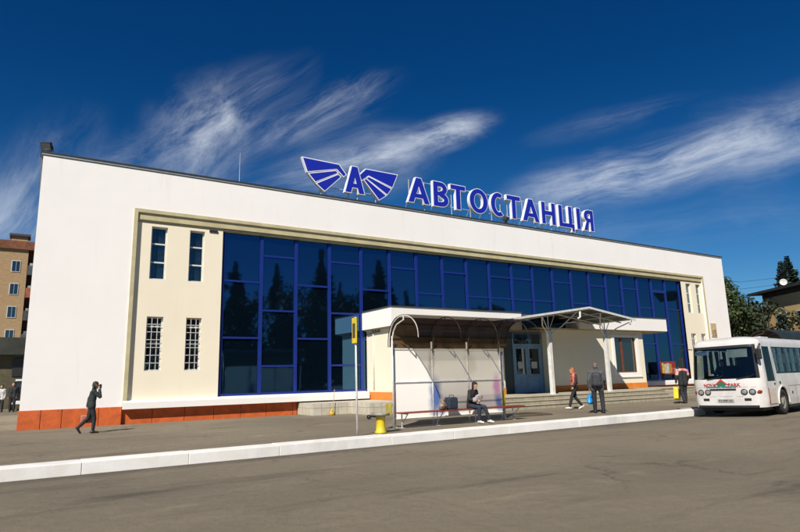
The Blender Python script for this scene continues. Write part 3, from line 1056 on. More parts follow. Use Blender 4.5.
RB = mat('red_brown_wood', (0.16, 0.05, 0.025), .5, .15, 5)
fr = MB()
fr.box(WA, WA + .06, 22.3, 22.38, WC, WD).box(WB - .06, WB, 22.3, 22.38, WC, WD).box(WA, WB, 22.3, 22.38, WC, WC + .06).box(WA, WB, 22.3, 22.38, WD - .06, WD)
fr.box(29.1, 29.28, 22.295, 22.385, WC + .06, WD - .06)
wf = fr.build('window', RB, ax)
MB().box(WA + .06, WB - .06, 22.33, 22.34, WC + .06, WD - .06).build('pane', WGLASS, wf)
MB().box(WA - .3, WB + .3, 22.52, 22.6, WC - .2, WD + .2).build('room_backing', BACKING, ax)
# roof bands
b = MB()
FT, FB = 4.63, 3.70
b.prism([(13.45, 22.17), (21.30, 22.17), (21.30, 22.9), (31.3, 22.9), (31.3, 24.90), (13.45, 24.90)], 'z', FB + .06, FT - .02)
b.build('left_roof_band', FASCIA, ax)
b = MB()
b.box(25.3, 33.1, 21.85, 22.898, 3.87, 4.64)
b.box(31.302, 33.1, 22.898, 24.9, 3.87, 4.64)
b.build('right_roof_band', FASCIA, ax)
b = MB()
b.box(13.41, 21.34, 22.13, 22.95, FT - .018, FT + .025).box(13.41, 31.4, 22.95, 24.9, FT - .018, FT + .025)
b.box(25.26, 33.14, 21.81, 24.9, 4.642, 4.67)
b.build('roof_flashing', DARKM, ax)
b = MB()
b.box(13.55, 24.6, 22.25, 24.85, FB, FB + .058)
b.box(22.0, 33.0, 21.95, 24.85, 3.80, 3.868)
b.build('soffit', mat('soffit_paint', (0.55, 0.45, 0.25), .8, .15, 2), ax)
# door wall with double doors
DX0, DX1, DZ = 21.35, 23.35, 2.98
dm = mat('pale_blue_door_paint', (0.22, 0.38, 0.55), .45, .12, 3)
PP_ = mat('dark_green_and_shade', (0.05, 0.075, 0.07), .5, .1, 3)
MB().box(20.27, DX0 - .04, 23.0, 23.1, PZ, 3.69).build('porch_side_panel', PP_, ax)  # left panel's dark colour also carries the shade behind the pillar
MB().box(DX1 + .04, 23.6, 23.0, 23.1, PZ, 3.69).build('porch_side_panel', PP_, ax)
MB().box(23.47, 23.6, 22.5, 23.0, PZ, 3.8).build('porch_return_wall', ANNEXC, ax)
fr = MB()
fr.box(DX0 - .04, DX0 + .03, 22.95, 23.06, PZ, 3.69).box(DX1 - .03, DX1 + .04, 22.95, 23.06, PZ, 3.69).box(DX0 + .03, DX1 - .03, 22.95, 23.06, DZ, DZ + .09)
fr.box(DX0 + .03, DX1 - .03, 22.95, 23.06, 3.6, 3.69)
fr.build('door_frame', dm, ax)
MB().box(DX0 + .03, DX1 - .03, 23.0, 23.01, DZ + .09, 3.6).build('transom', WGLASS, ax)
for k in range(2):
    xa = DX0 + .035 + k * (DX1 - DX0 - .06) / 2
    xb = xa + (DX1 - DX0 - .08) / 2 - .005
    d = MB()
    zb = PZ + .04
    d.box(xa, xa + .14, 22.97, 23.03, zb, DZ - .01).box(xb - .14, xb, 22.97, 23.03, zb, DZ - .01)
    d.box(xa + .14, xb - .14, 22.97, 23.03, zb, zb + .18).box(xa + .14, xb - .14, 22.97, 23.03, DZ - .16, DZ - .01).box(xa + .14, xb - .14, 22.97, 23.03, zb + .80, zb + .95)
    d.box(xa + .14, xb - .14, 22.985, 23.015, zb + .18, zb + .80)
    dd = d.build('door', dm, ax)
    MB().box(xa + .14, xb - .14, 22.995, 23.005, zb + .95, DZ - .16).build('pane', WGLASS, dd)
    hx = xb - .07 if k == 0 else xa + .07
    MB().tube([(hx, 22.97, zb + .9), (hx, 22.90, zb + .93), (hx, 22.90, zb + 1.2), (hx, 22.97, zb + 1.23)], .014, 6).build('handle', STEEL, dd)
    # paper notices on the glass
    MB().box(xa + .25, xb - .3, 22.988, 22.992, zb + 1.25, zb + 1.6).build('notice', mat('paper', (0.6, 0.6, 0.56), .8), dd)
# dark blue glazed strip over the doors
MB().box(21.32, 25.28, 22.86, 22.89, FB + .1, FT - .03).build('clerestory_glass', CGLASS, ax)
MB().box(24.0, 25.1, 21.84, 21.846, 3.95, 4.55).build('vent_panel', mat('blue_grey_panel', (0.30, 0.36, 0.42), .6), ax) if False else None
# conduit with insulators on the left side wall
b = MB()
b.tube([(13.66, 24.2, .95), (13.66, 24.2, 3.55)], .03, 8)
b.build('conduit', WPIPE, ax)
b = MB().tube([(13.62, 24.75, 3.55), (13.62, 23.5, 3.62)], .02, 6)
b.build('bracket', BLACK, ax)
for k in range(3):
    MB().lathe((13.62, 24.15 - .27 * k, 3.64), [(.03, 0), (.045, .03), (.02, .06), (.045, .09), (.03, .13)], 10).build('insulator', BLACK, ax)
# book display against the glazing
bs = thing('book_display', (36.8, 24.35, 1.1), 'small shelf of bright magazines at the foot of the blue glazing', 'display')
MB().box(36.0, 37.7, 24.3, 24.56, 1.25, 1.32).box(36.05, 36.12, 24.5, 24.56, .9, 1.25).box(37.5, 37.57, 24.5, 24.56, .9, 1.25).box(36.0, 37.7, 24.54, 24.56, 1.32, 2.1).build('shelf', mat('red_shelf', (0.28, 0.03, 0.02), .5), bs)
cl = [(0.7, 0.55, 0.1), (0.65, 0.62, 0.5), (0.6, 0.6, 0.58), (0.55, 0.3, 0.06), (0.6, 0.1, 0.05), (0.3, 0.35, 0.4), (0.5, 0.08, 0.05)]
for k in range(6):
    MB().box(36.06 + .27 * k, 36.27 + .27 * k, 24.44, 24.47, 1.33, (2.0 if k < 4 else 1.7) - .05 * (k % 2)).build('magazine', mat('cover_%d' % k, cl[k], .4, .3, 8), bs)

# ------------------------------------------------------------------ porch canopy
CW = mat('white_canopy_paint', (0.66, 0.66, 0.62), .5, .1, 4)
CU = mat('canopy_sheet', (0.035, 0.042, 0.048), .55, .15, 3)
cp = thing('porch_canopy', (22.9, 20, PZ), 'white steel gabled canopy on two posts over the station entrance', 'canopy')
Y0c, Y1c = 19.1, 22.1
rid = (22.85, 4.62)
el, er = (17.9, 3.89), (26.3, 4.13)
ts = .14


def rz_(x_): return rid[1] - abs(x_ - rid[0]) * ts


b = MB()
for (xa, xb) in ((el[0], rid[0]), (rid[0], er[0])):
    b.add([(xa, Y0c, rz_(xa)), (xb, Y0c, rz_(xb)), (xb, Y1c, rz_(xb)), (xa, Y1c, rz_(xa)),
           (xa, Y0c, rz_(xa) - .02), (xb, Y0c, rz_(xb) - .02), (xb, Y1c, rz_(xb) - .02), (xa, Y1c, rz_(xa) - .02)],
          [(0, 1, 2, 3), (7, 6, 5, 4), (0, 4, 5, 1), (2, 6, 7, 3), (0, 3, 7, 4), (1, 5, 6, 2)])
b.build('roof_sheet', CU, cp)
for (xa, xb) in ((21.36, rid[0]), (rid[0], 25.28)):
    MB().prism([(xa, rz_(xa)), (xb, rz_(xb)), (xb, rz_(xb) - .02), (xa, rz_(xa) - .02)], 'y', Y1c + .003, 22.85).build('rear_roof_sheet', CU, cp)
b = MB()
for (xa, xb) in ((el[0] - .02, rid[0]), (rid[0], er[0] + .02)):
    b.add([(xa, Y0c - .04, rz_(xa) + .03), (xb, Y0c - .04, rz_(xb) + .03), (xb, Y0c - .04, rz_(xb) - .07), (xa, Y0c - .04, rz_(xa) - .07),
           (xa, Y0c - .002, rz_(xa) + .03), (xb, Y0c - .002, rz_(xb) + .03), (xb, Y0c - .002, rz_(xb) - .07), (xa, Y0c - .002, rz_(xa) - .07)],
          [(0, 1, 2, 3), (7, 6, 5, 4), (0, 4, 5, 1), (1, 5, 6, 2), (2, 6, 7, 3), (3, 7, 4, 0)])
b.build('front_edge', CW, cp)
b = MB()
for k in range(9):
    x_ = el[0] + .35 + k * (er[0] - el[0] - .7) / 8
    b.box(x_ - .02, x_ + .02, Y0c, Y1c, rz_(x_) - .07, rz_(x_) - .03)
b.build('purlins', CW, cp)
b = MB()
for yy in (19.9, 21.2):
    for (xa, xb) in ((el[0] + .1, rid[0]), (rid[0], er[0] - .1)):
        b.tube([(xa, yy, rz_(xa) - .12), (xb, yy, rz_(xb) - .12)], .032, 6)
b.build('roof_truss', CW, cp)
for x_ in (20.93, 24.98):
    p = MB().bbox(x_ - .09, x_ + .09, 19.91, 20.09, PZ + .03, 3.52, .012).build('post', CW, cp)
    q_ = MB()
    for s in (-1, 1):
        q_.tube([(x_, 20, 3.3), (x_ + s * .65, 19.75, 3.72), (x_ + s * 1.2, 19.2, rz_(x_ + s * 1.2) - .1)], .03, 6)
        q_.tube([(x_, 20, 3.45), (x_ + s * .4, 19.95, rz_(x_ + s * .4) - .12)], .022, 6)
    q_.tube([(x_, 20, 3.5), (x_, 20, rz_(x_) - .1)], .03, 6)
    q_.build('brace', CW, p)
    MB().box(x_ - .15, x_ + .15, 19.85, 20.15, PZ + .036, PZ + .05).build('foot_plate', CW, p)
b = MB().tube([(22.2, 19.12, 4.4), (22.2, 19.12, 4.12), (22.05, 19.14, 4.05)], .045, 8)
b.build('rain_spout', CW, cp)
b = MB().tube([(25.9, 19.12, 4.1), (25.9, 19.12, 3.85)], .04, 8)
b.build('rain_spout', CW, cp)

# ------------------------------------------------------------------ bus shelter
TINT = glass_mat('bronze_tinted_sheet', (0.02, 0.02, 0.016), (0.6, 0.6, 0.55), .04, .16, see=.96, fk=.35)
for n_ in TINT.node_tree.nodes:
    if n_.type == 'BSDF_TRANSPARENT': n_.inputs[0].default_value = (0.55, 0.51, 0.43, 1)
SHEET_O = mat('bronze_roof_sheet', (0.028, 0.032, 0.024), .38, .2, 2.0, spec=.4)
SHEET_I = mat('brown_roof_lining', (0.15, 0.085, 0.03), .6, .25, 1.0, .3, 12, c2=(0.05, 0.03, 0.012), translucent=.0)
HOOPC = mat('bronze_hoop_paint', (0.07, 0.055, 0.035), .5, .1, 5)
REDW = mat('red_bench_paint', (0.22, 0.035, 0.025), .55, .2, 5, stain=.5)


def panel_mat():
    m = bpy.data.materials.new('painted_shelter_panel')
    m.use_nodes = True
    t = m.node_tree
    q = G(t)
    b = t.nodes['Principled BSDF']
    tc = q.node('ShaderNodeTexCoord')
    P = tc.outputs['Object']
    sx = q.node('ShaderNodeSeparateXYZ')
    wv = q.vm('SCALE', q.vm('SUBTRACT', q.noise(P, 1.7, 4.0, 0.6, color=True), (.5, .5, .5)), .35)
    t.links.new(q.vm('ADD', P, wv), sx.inputs[0])
    X, Y, Z = sx.outputs
    cc = q.mix(q.m('MULTIPLY', q.ramp(q.noise(P, 1.2, 6, .6), .4, .75), .4), (0.90, 0.88, 0.81), (0.82, 0.79, 0.71))

    def spot(cc, cx, cz, rx, rz, c, amt):
        a = q.m('DIVIDE', q.m('SUBTRACT', X, cx), rx)
        b_ = q.m('DIVIDE', q.m('SUBTRACT', Z, cz), rz)
        d = q.m('SQRT', q.m('ADD', q.m('MULTIPLY', a, a), q.m('MULTIPLY', b_, b_)))
        f = q.m('MULTIPLY', q.m('SUBTRACT', 1.0, q.ramp(d, .25, 1.1)), amt)
        return q.mix(f, cc, c)
    cc = spot(cc, 1.52, .85, .32, .8, (0.05, 0.13, 0.40), .95)
    cc = spot(cc, 1.80, .45, .20, .4, (0.10, 0.22, 0.55), .8)
    cc = spot(cc, 1.40, 1.9, .18, .6, (0.38, 0.36, 0.33), .6)
    cc = spot(cc, 4.10, 1.15, .26, .45, (0.62, 0.22, 0.52), .8)
    cc = spot(cc, 4.18, .55, .24, .45, (0.12, 0.22, 0.60), .9)
    cc = spot(cc, 2.6, .45, .5, .15, (0.45, 0.5, 0.62), .45)
    cc = spot(cc, 3.0, 1.9, .35, .5, (0.52, 0.48, 0.40), .4)
    t.links.new(cc, b.inputs['Base Color'])
    b.inputs['Roughness'].default_value = .6
    return m


PANEL = panel_mat()


def make_shelter(x0, y0, label, graffiti=True):
    sh = thing('bus_shelter', (x0, y0, 0), label, 'bus shelter', 'barrel roofed bus shelters')
    ZB, AP, RY = 2.42, 3.36, .86        # springing, apex, half width of the barrel
    yc = y0 - .75
    L0, L1 = -.15, 4.75

    def arc(t, r=0.0):
        a = math.pi * t
        cy = yc + math.cos(a) * (RY + r)
        k = math.sin(a) ** .8 if math.sin(a) > 0 else 0
        # front lip sits higher than the back
        zb = ZB + (1 - t) * 0.0 + t * .20
        return (cy, zb + (AP - zb + r) * k)
    N = 24

    def strip(i0, i1, off, name, m__):
        vs = [(x0 + x_, *arc(i / N, off)) for i in range(i0, i1 + 1) for x_ in (L0, L1)]
        MB().add(vs, [(2 * i, 2 * i + 1, 2 * i + 3, 2 * i + 2) for i in range(i1 - i0)], True).build(name, m__, sh)
    if graffiti:
        strip(9, N, 0, 'clear_roof_sheet', TINT)
        strip(0, 9, 0, 'roof_sheet', SHEET_O)
        strip(0, 9, -.012, 'roof_lining', SHEET_I)
    else:
        strip(0, N, 0, 'roof_sheet', SHEET_O)
        strip(0, N, -.012, 'roof_lining', SHEET_O)
    for x_ in (L0 + .03, 1.43, 2.87, 4.2, L1 - .03):
        MB().tube([(x0 + x_, *arc(i / N, -.035)) for i in range(N + 1)], .016, 6).build('roof_hoop', WPIPE if x_ < 0 and graffiti else HOOPC, sh)
    b = MB()
    for t in (.08, .25, .93):
        b.tube([(x0 + L0 + .06, *arc(t, -.045)), (x0 + L1 - .06, *arc(t, -.045))], .014, 6)
    b.build('roof_battens', HOOPC, sh)
    for x_ in (L0 + .03, 1.43, 2.87, 4.2):
        b = MB()
        b.tube([(x0 + x_, y0 - .06, 2.25), (x0 + x_, y0 - .09, 2.6), (x0 + x_, y0 - .2, 2.88), (x0 + x_, y0 - .38, 3.08), (x0 + x_, yc - .05, 3.2)], .022, 6)
        b.tube([(x0 + x_, yc - .04, 3.19), (x0 + x_, yc - .04, 3.33)], .018, 6)
        b.build('roof_bracket', WPIPE if x_ < 0 and graffiti else HOOPC, sh)
    # solid back board between panels and roof
    MB().box(x0 - .05, x0 + 4.35, y0 + .03, y0 + .045, 2.36, 2.50).build('head_board', SHEET_I, sh)
    for x_ in (0, 1.43, 2.87, 4.3):
        b = MB().tube([(x0 + x_, y0, 0), (x0 + x_, y0, 2.6)], .03, 8)
        b.box(x0 + x_ - .07, x0 + x_ + .07, y0 - .07, y0 + .07, 0, .012)
        b.build('post', WPIPE, sh)
    b = MB().tube([(x0 - .13, y0 - .12, 0), (x0 - .13, y0 - .12, 2.75)], .022, 8)
    b.build('post', WPIPE, sh)
    for k in range(3):
        xa = x0 + .04 + 1.434 * k
        MB().box(xa, xa + 1.36, y0 - .008, y0 + .008, .26, 2.33).build('panel', PANEL if graffiti else FASCIA, sh)
    b = MB()
    b.tube([(x0, y0 - .02, 1.34), (x0 + 4.3, y0 - .02, 1.34)], .022, 6).tube([(x0, y0 - .02, 2.36), (x0 + 4.3, y0 - .02, 2.36)], .022, 6)
    b.tube([(x0, y0 - .02, .25), (x0 + 4.3, y0 - .02, .25)], .018, 6)
    b.build('rails', WPIPE, sh)
    # fixed bench
    b = MB()
    b.bbox(x0 - .18, x0 + 4.75, y0 - .66, y0 - .46, .43, .465, .008).bbox(x0 - .18, x0 + 4.75, y0 - .43, y0 - .23, .432, .467, .008)
    bn = b.build('bench_seat', REDW, sh)
    for x_ in (.05, 1.35, 2.87, 4.5):
        b = MB().tube([(x0 + x_, y0 - .64, .42), (x0 + x_, y0 - .30, .42), (x0 + x_, y0 - .3, 0)], .02, 6)
        b.tube([(x0 + x_, y0 - .62, .41), (x0 + x_, y0 - .32, .12)], .016, 6).box(x0 + x_ - .05, x0 + x_ + .05, y0 - .38, y0 - .22, 0, .012)
        b.build('bench_leg', STEEL, sh)
    return sh


make_shelter(9.53, 15.6, 'bus shelter with dark curved roof, spray painted panels and a red bench')
make_shelter(30.6, 15.75, 'second dark barrel roofed shelter standing behind the white bus', False)
# yellow and white striped pole at the right end
YEL = mat('yellow_paint', (0.72, 0.52, 0.02), .5, .12, 5, stain=.3)
pp = thing('striped_pole', (14.15, 15.85, 0), 'short white and yellow banded pole at the right end of the red bench', 'pole')
MB().tube([(14.15, 15.85, 0), (14.15, 15.85, 2.3)], .045, 10).build('shaft', WPIPE, pp)
MB().tube([(14.15, 15.85, .4), (14.15, 15.85, .95)], .048, 10).build('yellow_band', YEL, pp)

# ------------------------------------------------------------------ stop sign pole
sp = thing('stop_pole', (7.37, 13.98, 0), 'tall thin white pole with a narrow yellow sign, beside the kerb', 'pole')
MB().tube([(7.37, 13.98, 0), (7.35, 13.98, 3.12)], .026, 10).build('pole', WPIPE, sp)
MB().bbox(7.29, 7.32, 13.84, 14.08, 2.42, 3.10, .006).build('sign_board', YEL, sp)
MB().box(7.283, 7.2895, 13.89, 14.03, 2.56, 2.95).box(7.3205, 7.327, 13.89, 14.03, 2.56, 2.95).build('sign_panel', mat('sign_dark', (0.05, 0.045, 0.03), .5), sp)

# ------------------------------------------------------------------ yellow bin pedestal
bp = thing('litter_bin', (8.35, 14.45, 0), 'short yellow pedestal with a grey tray top, left of the bus shelter', 'litter bin')
MB().lathe((8.35, 14.45, 0), [(.17, 0), (.17, .03), (.135, .06), (.125, .2), (.125, .42), (.14, .44)], 20).build('pedestal', YEL, bp)
MB().lathe((8.33, 14.45, .44), [(.12, 0), (.24, .035), (.27, .1), (.25, .1), (.2, .05), (.0, .05)], 20).build('tray', mat('weathered_zinc', (0.34, 0.32, 0.26), .7, .2, 6), bp)
Mx_ = Matrix.Translation((8.60, 14.42, .62)) @ Matrix.Rotation(R(8), 4, 'Y')
MB().bbox(-.03, .03, -.14, .14, -.16, .17, .012, Mx_).build('side_plate', mat('olive_yellow_paint', (0.40, 0.32, 0.06), .6, .2, 6), bp)
b = MB().tube([(8.2, 14.44, .44), (8.02, 14.44, .46)], .02, 6).sphere((7.98, 14.44, .45), .065)
b.build('counterweight', BLACK, bp)

# broom
br = thing('broom', (10.95, 22.95, 0), 'yellow broom leaning on the tiled plinth left of the annex', 'broom')
MB().tube([(10.92, 22.93, .2), (11.08, 23.04, 1.05)], .014, 6).build('handle', mat('broom_wood', (0.45, 0.33, 0.15), .7), br)
MB().lathe((10.9, 22.92, 0), [(.13, 0), (.11, .1), (.05, .24), (.02, .28)], 12).build('bristles', mat('broom_straw', (0.62, 0.40, 0.06), .9, .3, 20), br)

# ------------------------------------------------------------------ people
SKIN = mat('skin', (0.50, 0.29, 0.19), .55, .06, 8)


def remesh(mb, name, material, parent, voxel, smooth=4, crumple=0.0):
    me = bpy.data.meshes.new(name)
    me.from_pydata(mb.v, [], mb.f)
    o = bpy.data.objects.new(name, me)
    col.objects.link(o)
    r = o.modifiers.new('r', 'REMESH')
    r.mode = 'VOXEL'
    r.voxel_size = voxel
    s = o.modifiers.new('s', 'SMOOTH')
    s.iterations = smooth
    s.factor = .5
    bpy.context.view_layer.update()
    dg = bpy.context.evaluated_depsgraph_get()
    new = bpy.data.meshes.new_from_object(o.evaluated_get(dg))
    bpy.data.objects.remove(o)
    bpy.data.meshes.remove(me)
    new.name = name
    if crumple:
        for v in new.vertices:
            p = v.co
            k = noise.noise(p * 9.0) * .6 + noise.noise(Vector((p.x * 14, p.y * 14, p.z * 30))) * .5
            v.co = p + v.normal * k * crumple
    new.materials.clear()
    new.materials.append(material)
    new.polygons.foreach_set('use_smooth', [True] * len(new.polygons))
    o = bpy.data.objects.new(name, new)
    o.parent = parent
    col.objects.link(o)
    return o


def V3(*a): return Vector(a)


BASE = dict(pel=V3(0, 0, .95), che=V3(0, -.01, 1.28), nek=V3(0, -.01, 1.47), hed=V3(0, .03, 1.61),
            shL=V3(-.175, -.01, 1.41), shR=V3(.175, -.01, 1.41), elL=V3(-.22, -.04, 1.13), elR=V3(.22, -.04, 1.13),
            wrL=V3(-.22, .06, .89), wrR=V3(.22, .06, .89), hiL=V3(-.09, 0, .93), hiR=V3(.09, 0, .93),
            knL=V3(-.10, .02, .50), knR=V3(.10, .02, .50), anL=V3(-.10, -.02, .085), anR=V3(.10, -.02, .085), face=V3(0, 1, 0),
            ftL=V3(-.01, 1, 0), ftR=V3(.01, 1, 0))


def person(loc, rz, height, label, pose, top, trousers, shoes, hair, hair_style='short', sleeves=True, skirt=False, vest=None,
           voxel=.011, coat_len=.86, female=False, group=None):
    J = dict(BASE)
    J.update(pose)
    root = thing('person', loc, label, 'person', group, rz)
    S = height / 1.72
    root.scale = (S, S, S)
    fd = J['face'].normalized()
    sd = fd.cross(V3(0, 0, 1)).normalized()      # right of face
    upv = sd.cross(fd).normalized()
    hd = J['hed']

    def H(a, b_, c): return hd + sd * a + fd * b_ + upv * c
    # ---- body
    m = MB()
    m.capsule(H(0, -.015, .045), H(0, .005, .03), .088, .082, 14)
    m.capsule(H(0, .02, -.03), H(0, .04, -.075), .066, .043, 12)
    m.capsule(H(0, .088, .015), H(0, .105, -.015), .010, .016, 8)      # nose
    m.capsule(H(-.03, .078, -.052), H(.03, .078, -.052), .011, .011, 8)  # lips
    m.capsule(H(-.045, .066, .038), H(.045, .066, .038), .014, .014, 8)  # brow
    for s in (-1, 1):
        m.capsule(H(s * .083, -.005, .02), H(s * .083, -.008, -.015), .016, .012, 8)  # ears
    m.capsule(J['nek'] - V3(0, 0, .06), hd - upv * .06 - fd * .01, .058, .052)
    sw = .072 if female else .08
    m.capsule(J['shL'], J['shR'], .062, .062)
    m.capsule(J['che'] + (J['shL'] - J['che']) * .45, J['pel'] + (J['hiL'] - J['pel']) * .8 + V3(0, 0, .05), .105, .098)
    m.capsule(J['che'] + (J['shR'] - J['che']) * .45, J['pel'] + (J['hiR'] - J['pel']) * .8 + V3(0, 0, .05), .105, .098)
    m.capsule(J['nek'] - V3(0, 0, .05), J['che'], .07, .10)
    for s in 'LR':
        m.capsule(J['sh' + s], J['el' + s], .052, .040)
        m.capsule(J['el' + s], J['wr' + s], .041, .027)
        m.capsule(J['hi' + s], J['kn' + s], .083, .055)
        kn, a_ = J['kn' + s], J['an' + s]
        m.capsule(kn, kn + (a_ - kn) * .35 + (kn - a_).normalized().cross(V3(1, 0, 0)) * 0, .054, .056)
        m.capsule(kn + (a_ - kn) * .35, a_, .054, .036)
        ft = J['ft' + s].normalized()
        m.capsule(a_ - ft * .04 - V3(0, 0, .035), a_ + ft * .14 - V3(0, 0, .05), .036, .028)
        # hand: palm, four fingers, thumb
        fa = (J['wr' + s] - J['el' + s]).normalized()
        wdt = fa.cross(V3(0, 0, 1))
        if wdt.length < .2: wdt = V3(0, 1, 0)
        hand_w = J.get('hw' + s, V3(0, 1, 0))
        wdt = (hand_w - fa * hand_w.dot(fa)).normalized()
        inn = fa.cross(wdt).normalized() * (1 if s == 'L' else -1)
        W0 = J['wr' + s]
        for t_ in (-.025, 0, .025):
            m.capsule(W0 + wdt * t_ * .6, W0 + fa * .075 + wdt * t_, .015, .014, 8)
        curl = J.get('curl' + s, .5)
        for i, (t_, ln) in enumerate(((.03, .066), (.011, .075), (-.009, .069), (-.028, .053))):
            k0 = W0 + fa * .082 + wdt * t_
            k1 = k0 + (fa * (1 - curl * .4) + inn * curl).normalized() * ln * .5
            k2 = k1 + (fa * (1 - curl * 1.1) + inn * curl * 1.3).normalized() * ln * .5
            m.capsule(k0, k1, .0095, .009, 6)
            m.capsule(k1, k2, .009, .0078, 6)
        tb = W0 + fa * .02 + wdt * .03
        m.capsule(tb, tb + (fa * .7 + wdt * .6 + inn * .4).normalized() * .05, .012, .010, 6)
        m.capsule(tb + (fa * .7 + wdt * .6 + inn * .4).normalized() * .05, tb + (fa * 1.0 + wdt * .4 + inn * .7).normalized() * .085, .010, .008, 6)
    remesh(m, 'body', SKIN, root, min(voxel, .009), 3)
    if voxel < .014:
        e = MB()
        for s in (-1, 1):
            e.sphere(H(s * .032, .080, .015), .011, 8, 6)
        e.build('eyes', BLACK, root, local=True)
    # ---- jacket
    c = MB()
    g_ = .018
    c.capsule(J['shL'] , J['shR'], .062 + g_, .062 + g_)
    hem = J['pel'] + V3(0, 0, coat_len - .93)
    for s in 'LR':
        hx = (J['hi' + s] - J['pel']) * (1.0 if female else 1.1)
        c.capsule(J['che'] + (J['sh' + s] - J['che']) * .45, J['pel'] + hx * .9 + V3(0, 0, .12), .105 + g_, .098 + g_)
        c.capsule(J['pel'] + hx * .9 + V3(0, 0, .12), hem + hx * .9, .10 + g_, .112 + g_)
        if sleeves:
            c.capsule(J['sh' + s], J['el' + s], .056 + g_, .046 + g_)
            c.capsule(J['el' + s], J['el' + s] + (J['wr' + s] - J['el' + s]) * .93, .045 + g_, .030 + g_)
    c.capsule(J['nek'] - V3(0, 0, .03), J['che'], .085, .115)
    c.capsule(J['nek'] - V3(0, 0, .02), J['nek'] + V3(0, 0, .012), .072, .066)
    remesh(c, 'jacket', top, root, voxel, 3, .009)
    if vest is not None:
        c = MB()
        for s in 'LR':
            c.capsule(J['sh' + s] + (J['che'] - J['sh' + s]) * .25, J['pel'] + (J['hi' + s] - J['pel']) * .9 + V3(0, 0, .1), .122, .128)
        c.capsule(J['nek'] - V3(0, 0, .05), J['che'], .098, .13)
        remesh(c, 'vest', vest, root, voxel, 3, .006)
    # ---- trousers
    c = MB()
    c.capsule(J['pel'] + V3(-.05, 0, .02), J['pel'] + V3(.05, 0, .02), .108, .108)
    for s in 'LR':
        wt = .022 if not female else .008
        c.capsule(J['hi' + s], J['kn' + s], .09 + wt * .5, .060 + wt)
        kn, a_ = J['kn' + s], J['an' + s]
        c.capsule(kn, kn + (a_ - kn) * .4, .060 + wt, .058 + wt * .9)
        c.capsule(kn + (a_ - kn) * .4, a_ + (kn - a_).normalized() * .03, .058 + wt * .9, .044 + wt)
    remesh(c, 'trousers', trousers, root, voxel, 3, .006)
    # ---- shoes
    for s in 'LR':
        c = MB()
        ft = J['ft' + s].normalized()
        a_ = J['an' + s]
        c.capsule(a_ - ft * .045 - V3(0, 0, .035), a_ + ft * .03 - V3(0, 0, .03), .046, .046)
        c.capsule(a_ + ft * .02 - V3(0, 0, .04), a_ + ft * .155 - V3(0, 0, .052), .042, .034)
        c.capsule(a_, a_ - V3(0, 0, .03), .046, .046)
        remesh(c, 'shoe', shoes, root, voxel, 2)
    # ---- hair
    c = MB()
    c.capsule(H(0, -.03, .055), H(0, -.015, .06), .094, .088, 14)
    c.capsule(H(0, -.045, .0), H(0, -.035, .04), .080, .09, 14)
    for s in (-1, 1):
        c.capsule(H(s * .05, -.03, .03), H(s * .05, .01, .07), .048, .044)
    if hair_style == 'long':
        for s in (-1, 0, 1):
            c.capsule(H(s * .055, -.05, .02), H(s * .075, -.075, -.19), .045, .036)
    elif hair_style == 'pony':
        c.capsule(H(0, -.10, .03), H(0, -.15, -.03), .04, .036)
        c.capsule(H(0, -.15, -.03), H(0, -.14, -.18), .036, .018)
    elif hair_style == 'bob':
        for s in (-1, 1):
            c.capsule(H(s * .07, -.02, .02), H(s * .078, -.015, -.085), .040, .036)
        c.capsule(H(0, -.06, 0), H(0, -.07, -.09), .07, .05)
    elif hair_style == 'helmet':
        pass
    remesh(c, 'hair', hair, root, voxel, 2, .005)
    return root, J, S


def jacket_mat(name, c, rough=.8):
    return mat(name, c, rough, .25, 14, .5, 60)


BLKCLOTH = jacket_mat('black_cloth', (0.018, 0.018, 0.02))
DENIM = jacket_mat('dark_jeans', (0.022, 0.032, 0.06))
DKTR = jacket_mat('dark_trousers', (0.022, 0.023, 0.028))
GREYJ = jacket_mat('grey_jacket_cloth', (0.085, 0.088, 0.10))
DKGRN = jacket_mat('dark_teal_jacket', (0.020, 0.030, 0.032))
DKHAIR = mat('dark_hair', (0.012, 0.009, 0.008), .5, .2, 30, .6, 80)
GREYHAIR = mat('grey_hair', (0.16, 0.12, 0.10), .6, .2, 30, .6, 80)
REDHAIR = mat('copper_hair', (0.42, 0.11, 0.03), .5, .2, 30, .6, 80)
WSHOE = mat('white_sneaker', (0.66, 0.62, 0.58), .6, .1, 10)
BSHOE = mat('black_shoe', (0.02, 0.019, 0.018), .45, .1, 10)
SALMON = jacket_mat('salmon_vest', (0.75, 0.19, 0.13))


def face_dir(dx, dy): return math.atan2(dy, dx) - math.pi / 2


def worldpt(root, p):
    S = root.scale[0]
    return Vector(root.location) + Matrix.Rotation(root.rotation_euler.z, 3, 'Z') @ (p * S)


# 1. woman with phone walking right along the orange base
r1, J1, _ = person((1.76, 21.3, 0), face_dir(1, -.05), 1.58, 'woman in black walking past the orange base with a hand raised to her face', dict(
    che=V3(0, .02, 1.28), nek=V3(0, .04, 1.46), hed=V3(0, .085, 1.60), shL=V3(-.18, .03, 1.40), shR=V3(.18, .03, 1.40), face=V3(0, 1, -.12),
    elR=V3(.23, .22, 1.22), wrR=V3(.13, .20, 1.47), hwR=V3(1, 0, 0), curlR=.9,
    elL=V3(-.21, -.08, 1.16), wrL=V3(-.20, -.13, .90), curlL=1.0,
    knR=V3(.09, .10, .50), anR=V3(.09, .08, .085), knL=V3(-.09, -.08, .51), anL=V3(-.09, -.38, .20), ftL=V3(0, .55, -.8)),
    DKGRN, BLKCLOTH, BSHOE, DKHAIR, 'long', coat_len=.90, female=True)
BAGR = mat('rust_leather', (0.50, 0.17, 0.11), .45, .15, 8)
hp = worldpt(r1, J1['wrL']) + Vector((.0, -.0, -.10))
hb = thing('handbag', (hp.x, hp.y, hp.z - .28), 'rust red handbag held by the woman in black walking past the orange base', 'handbag')
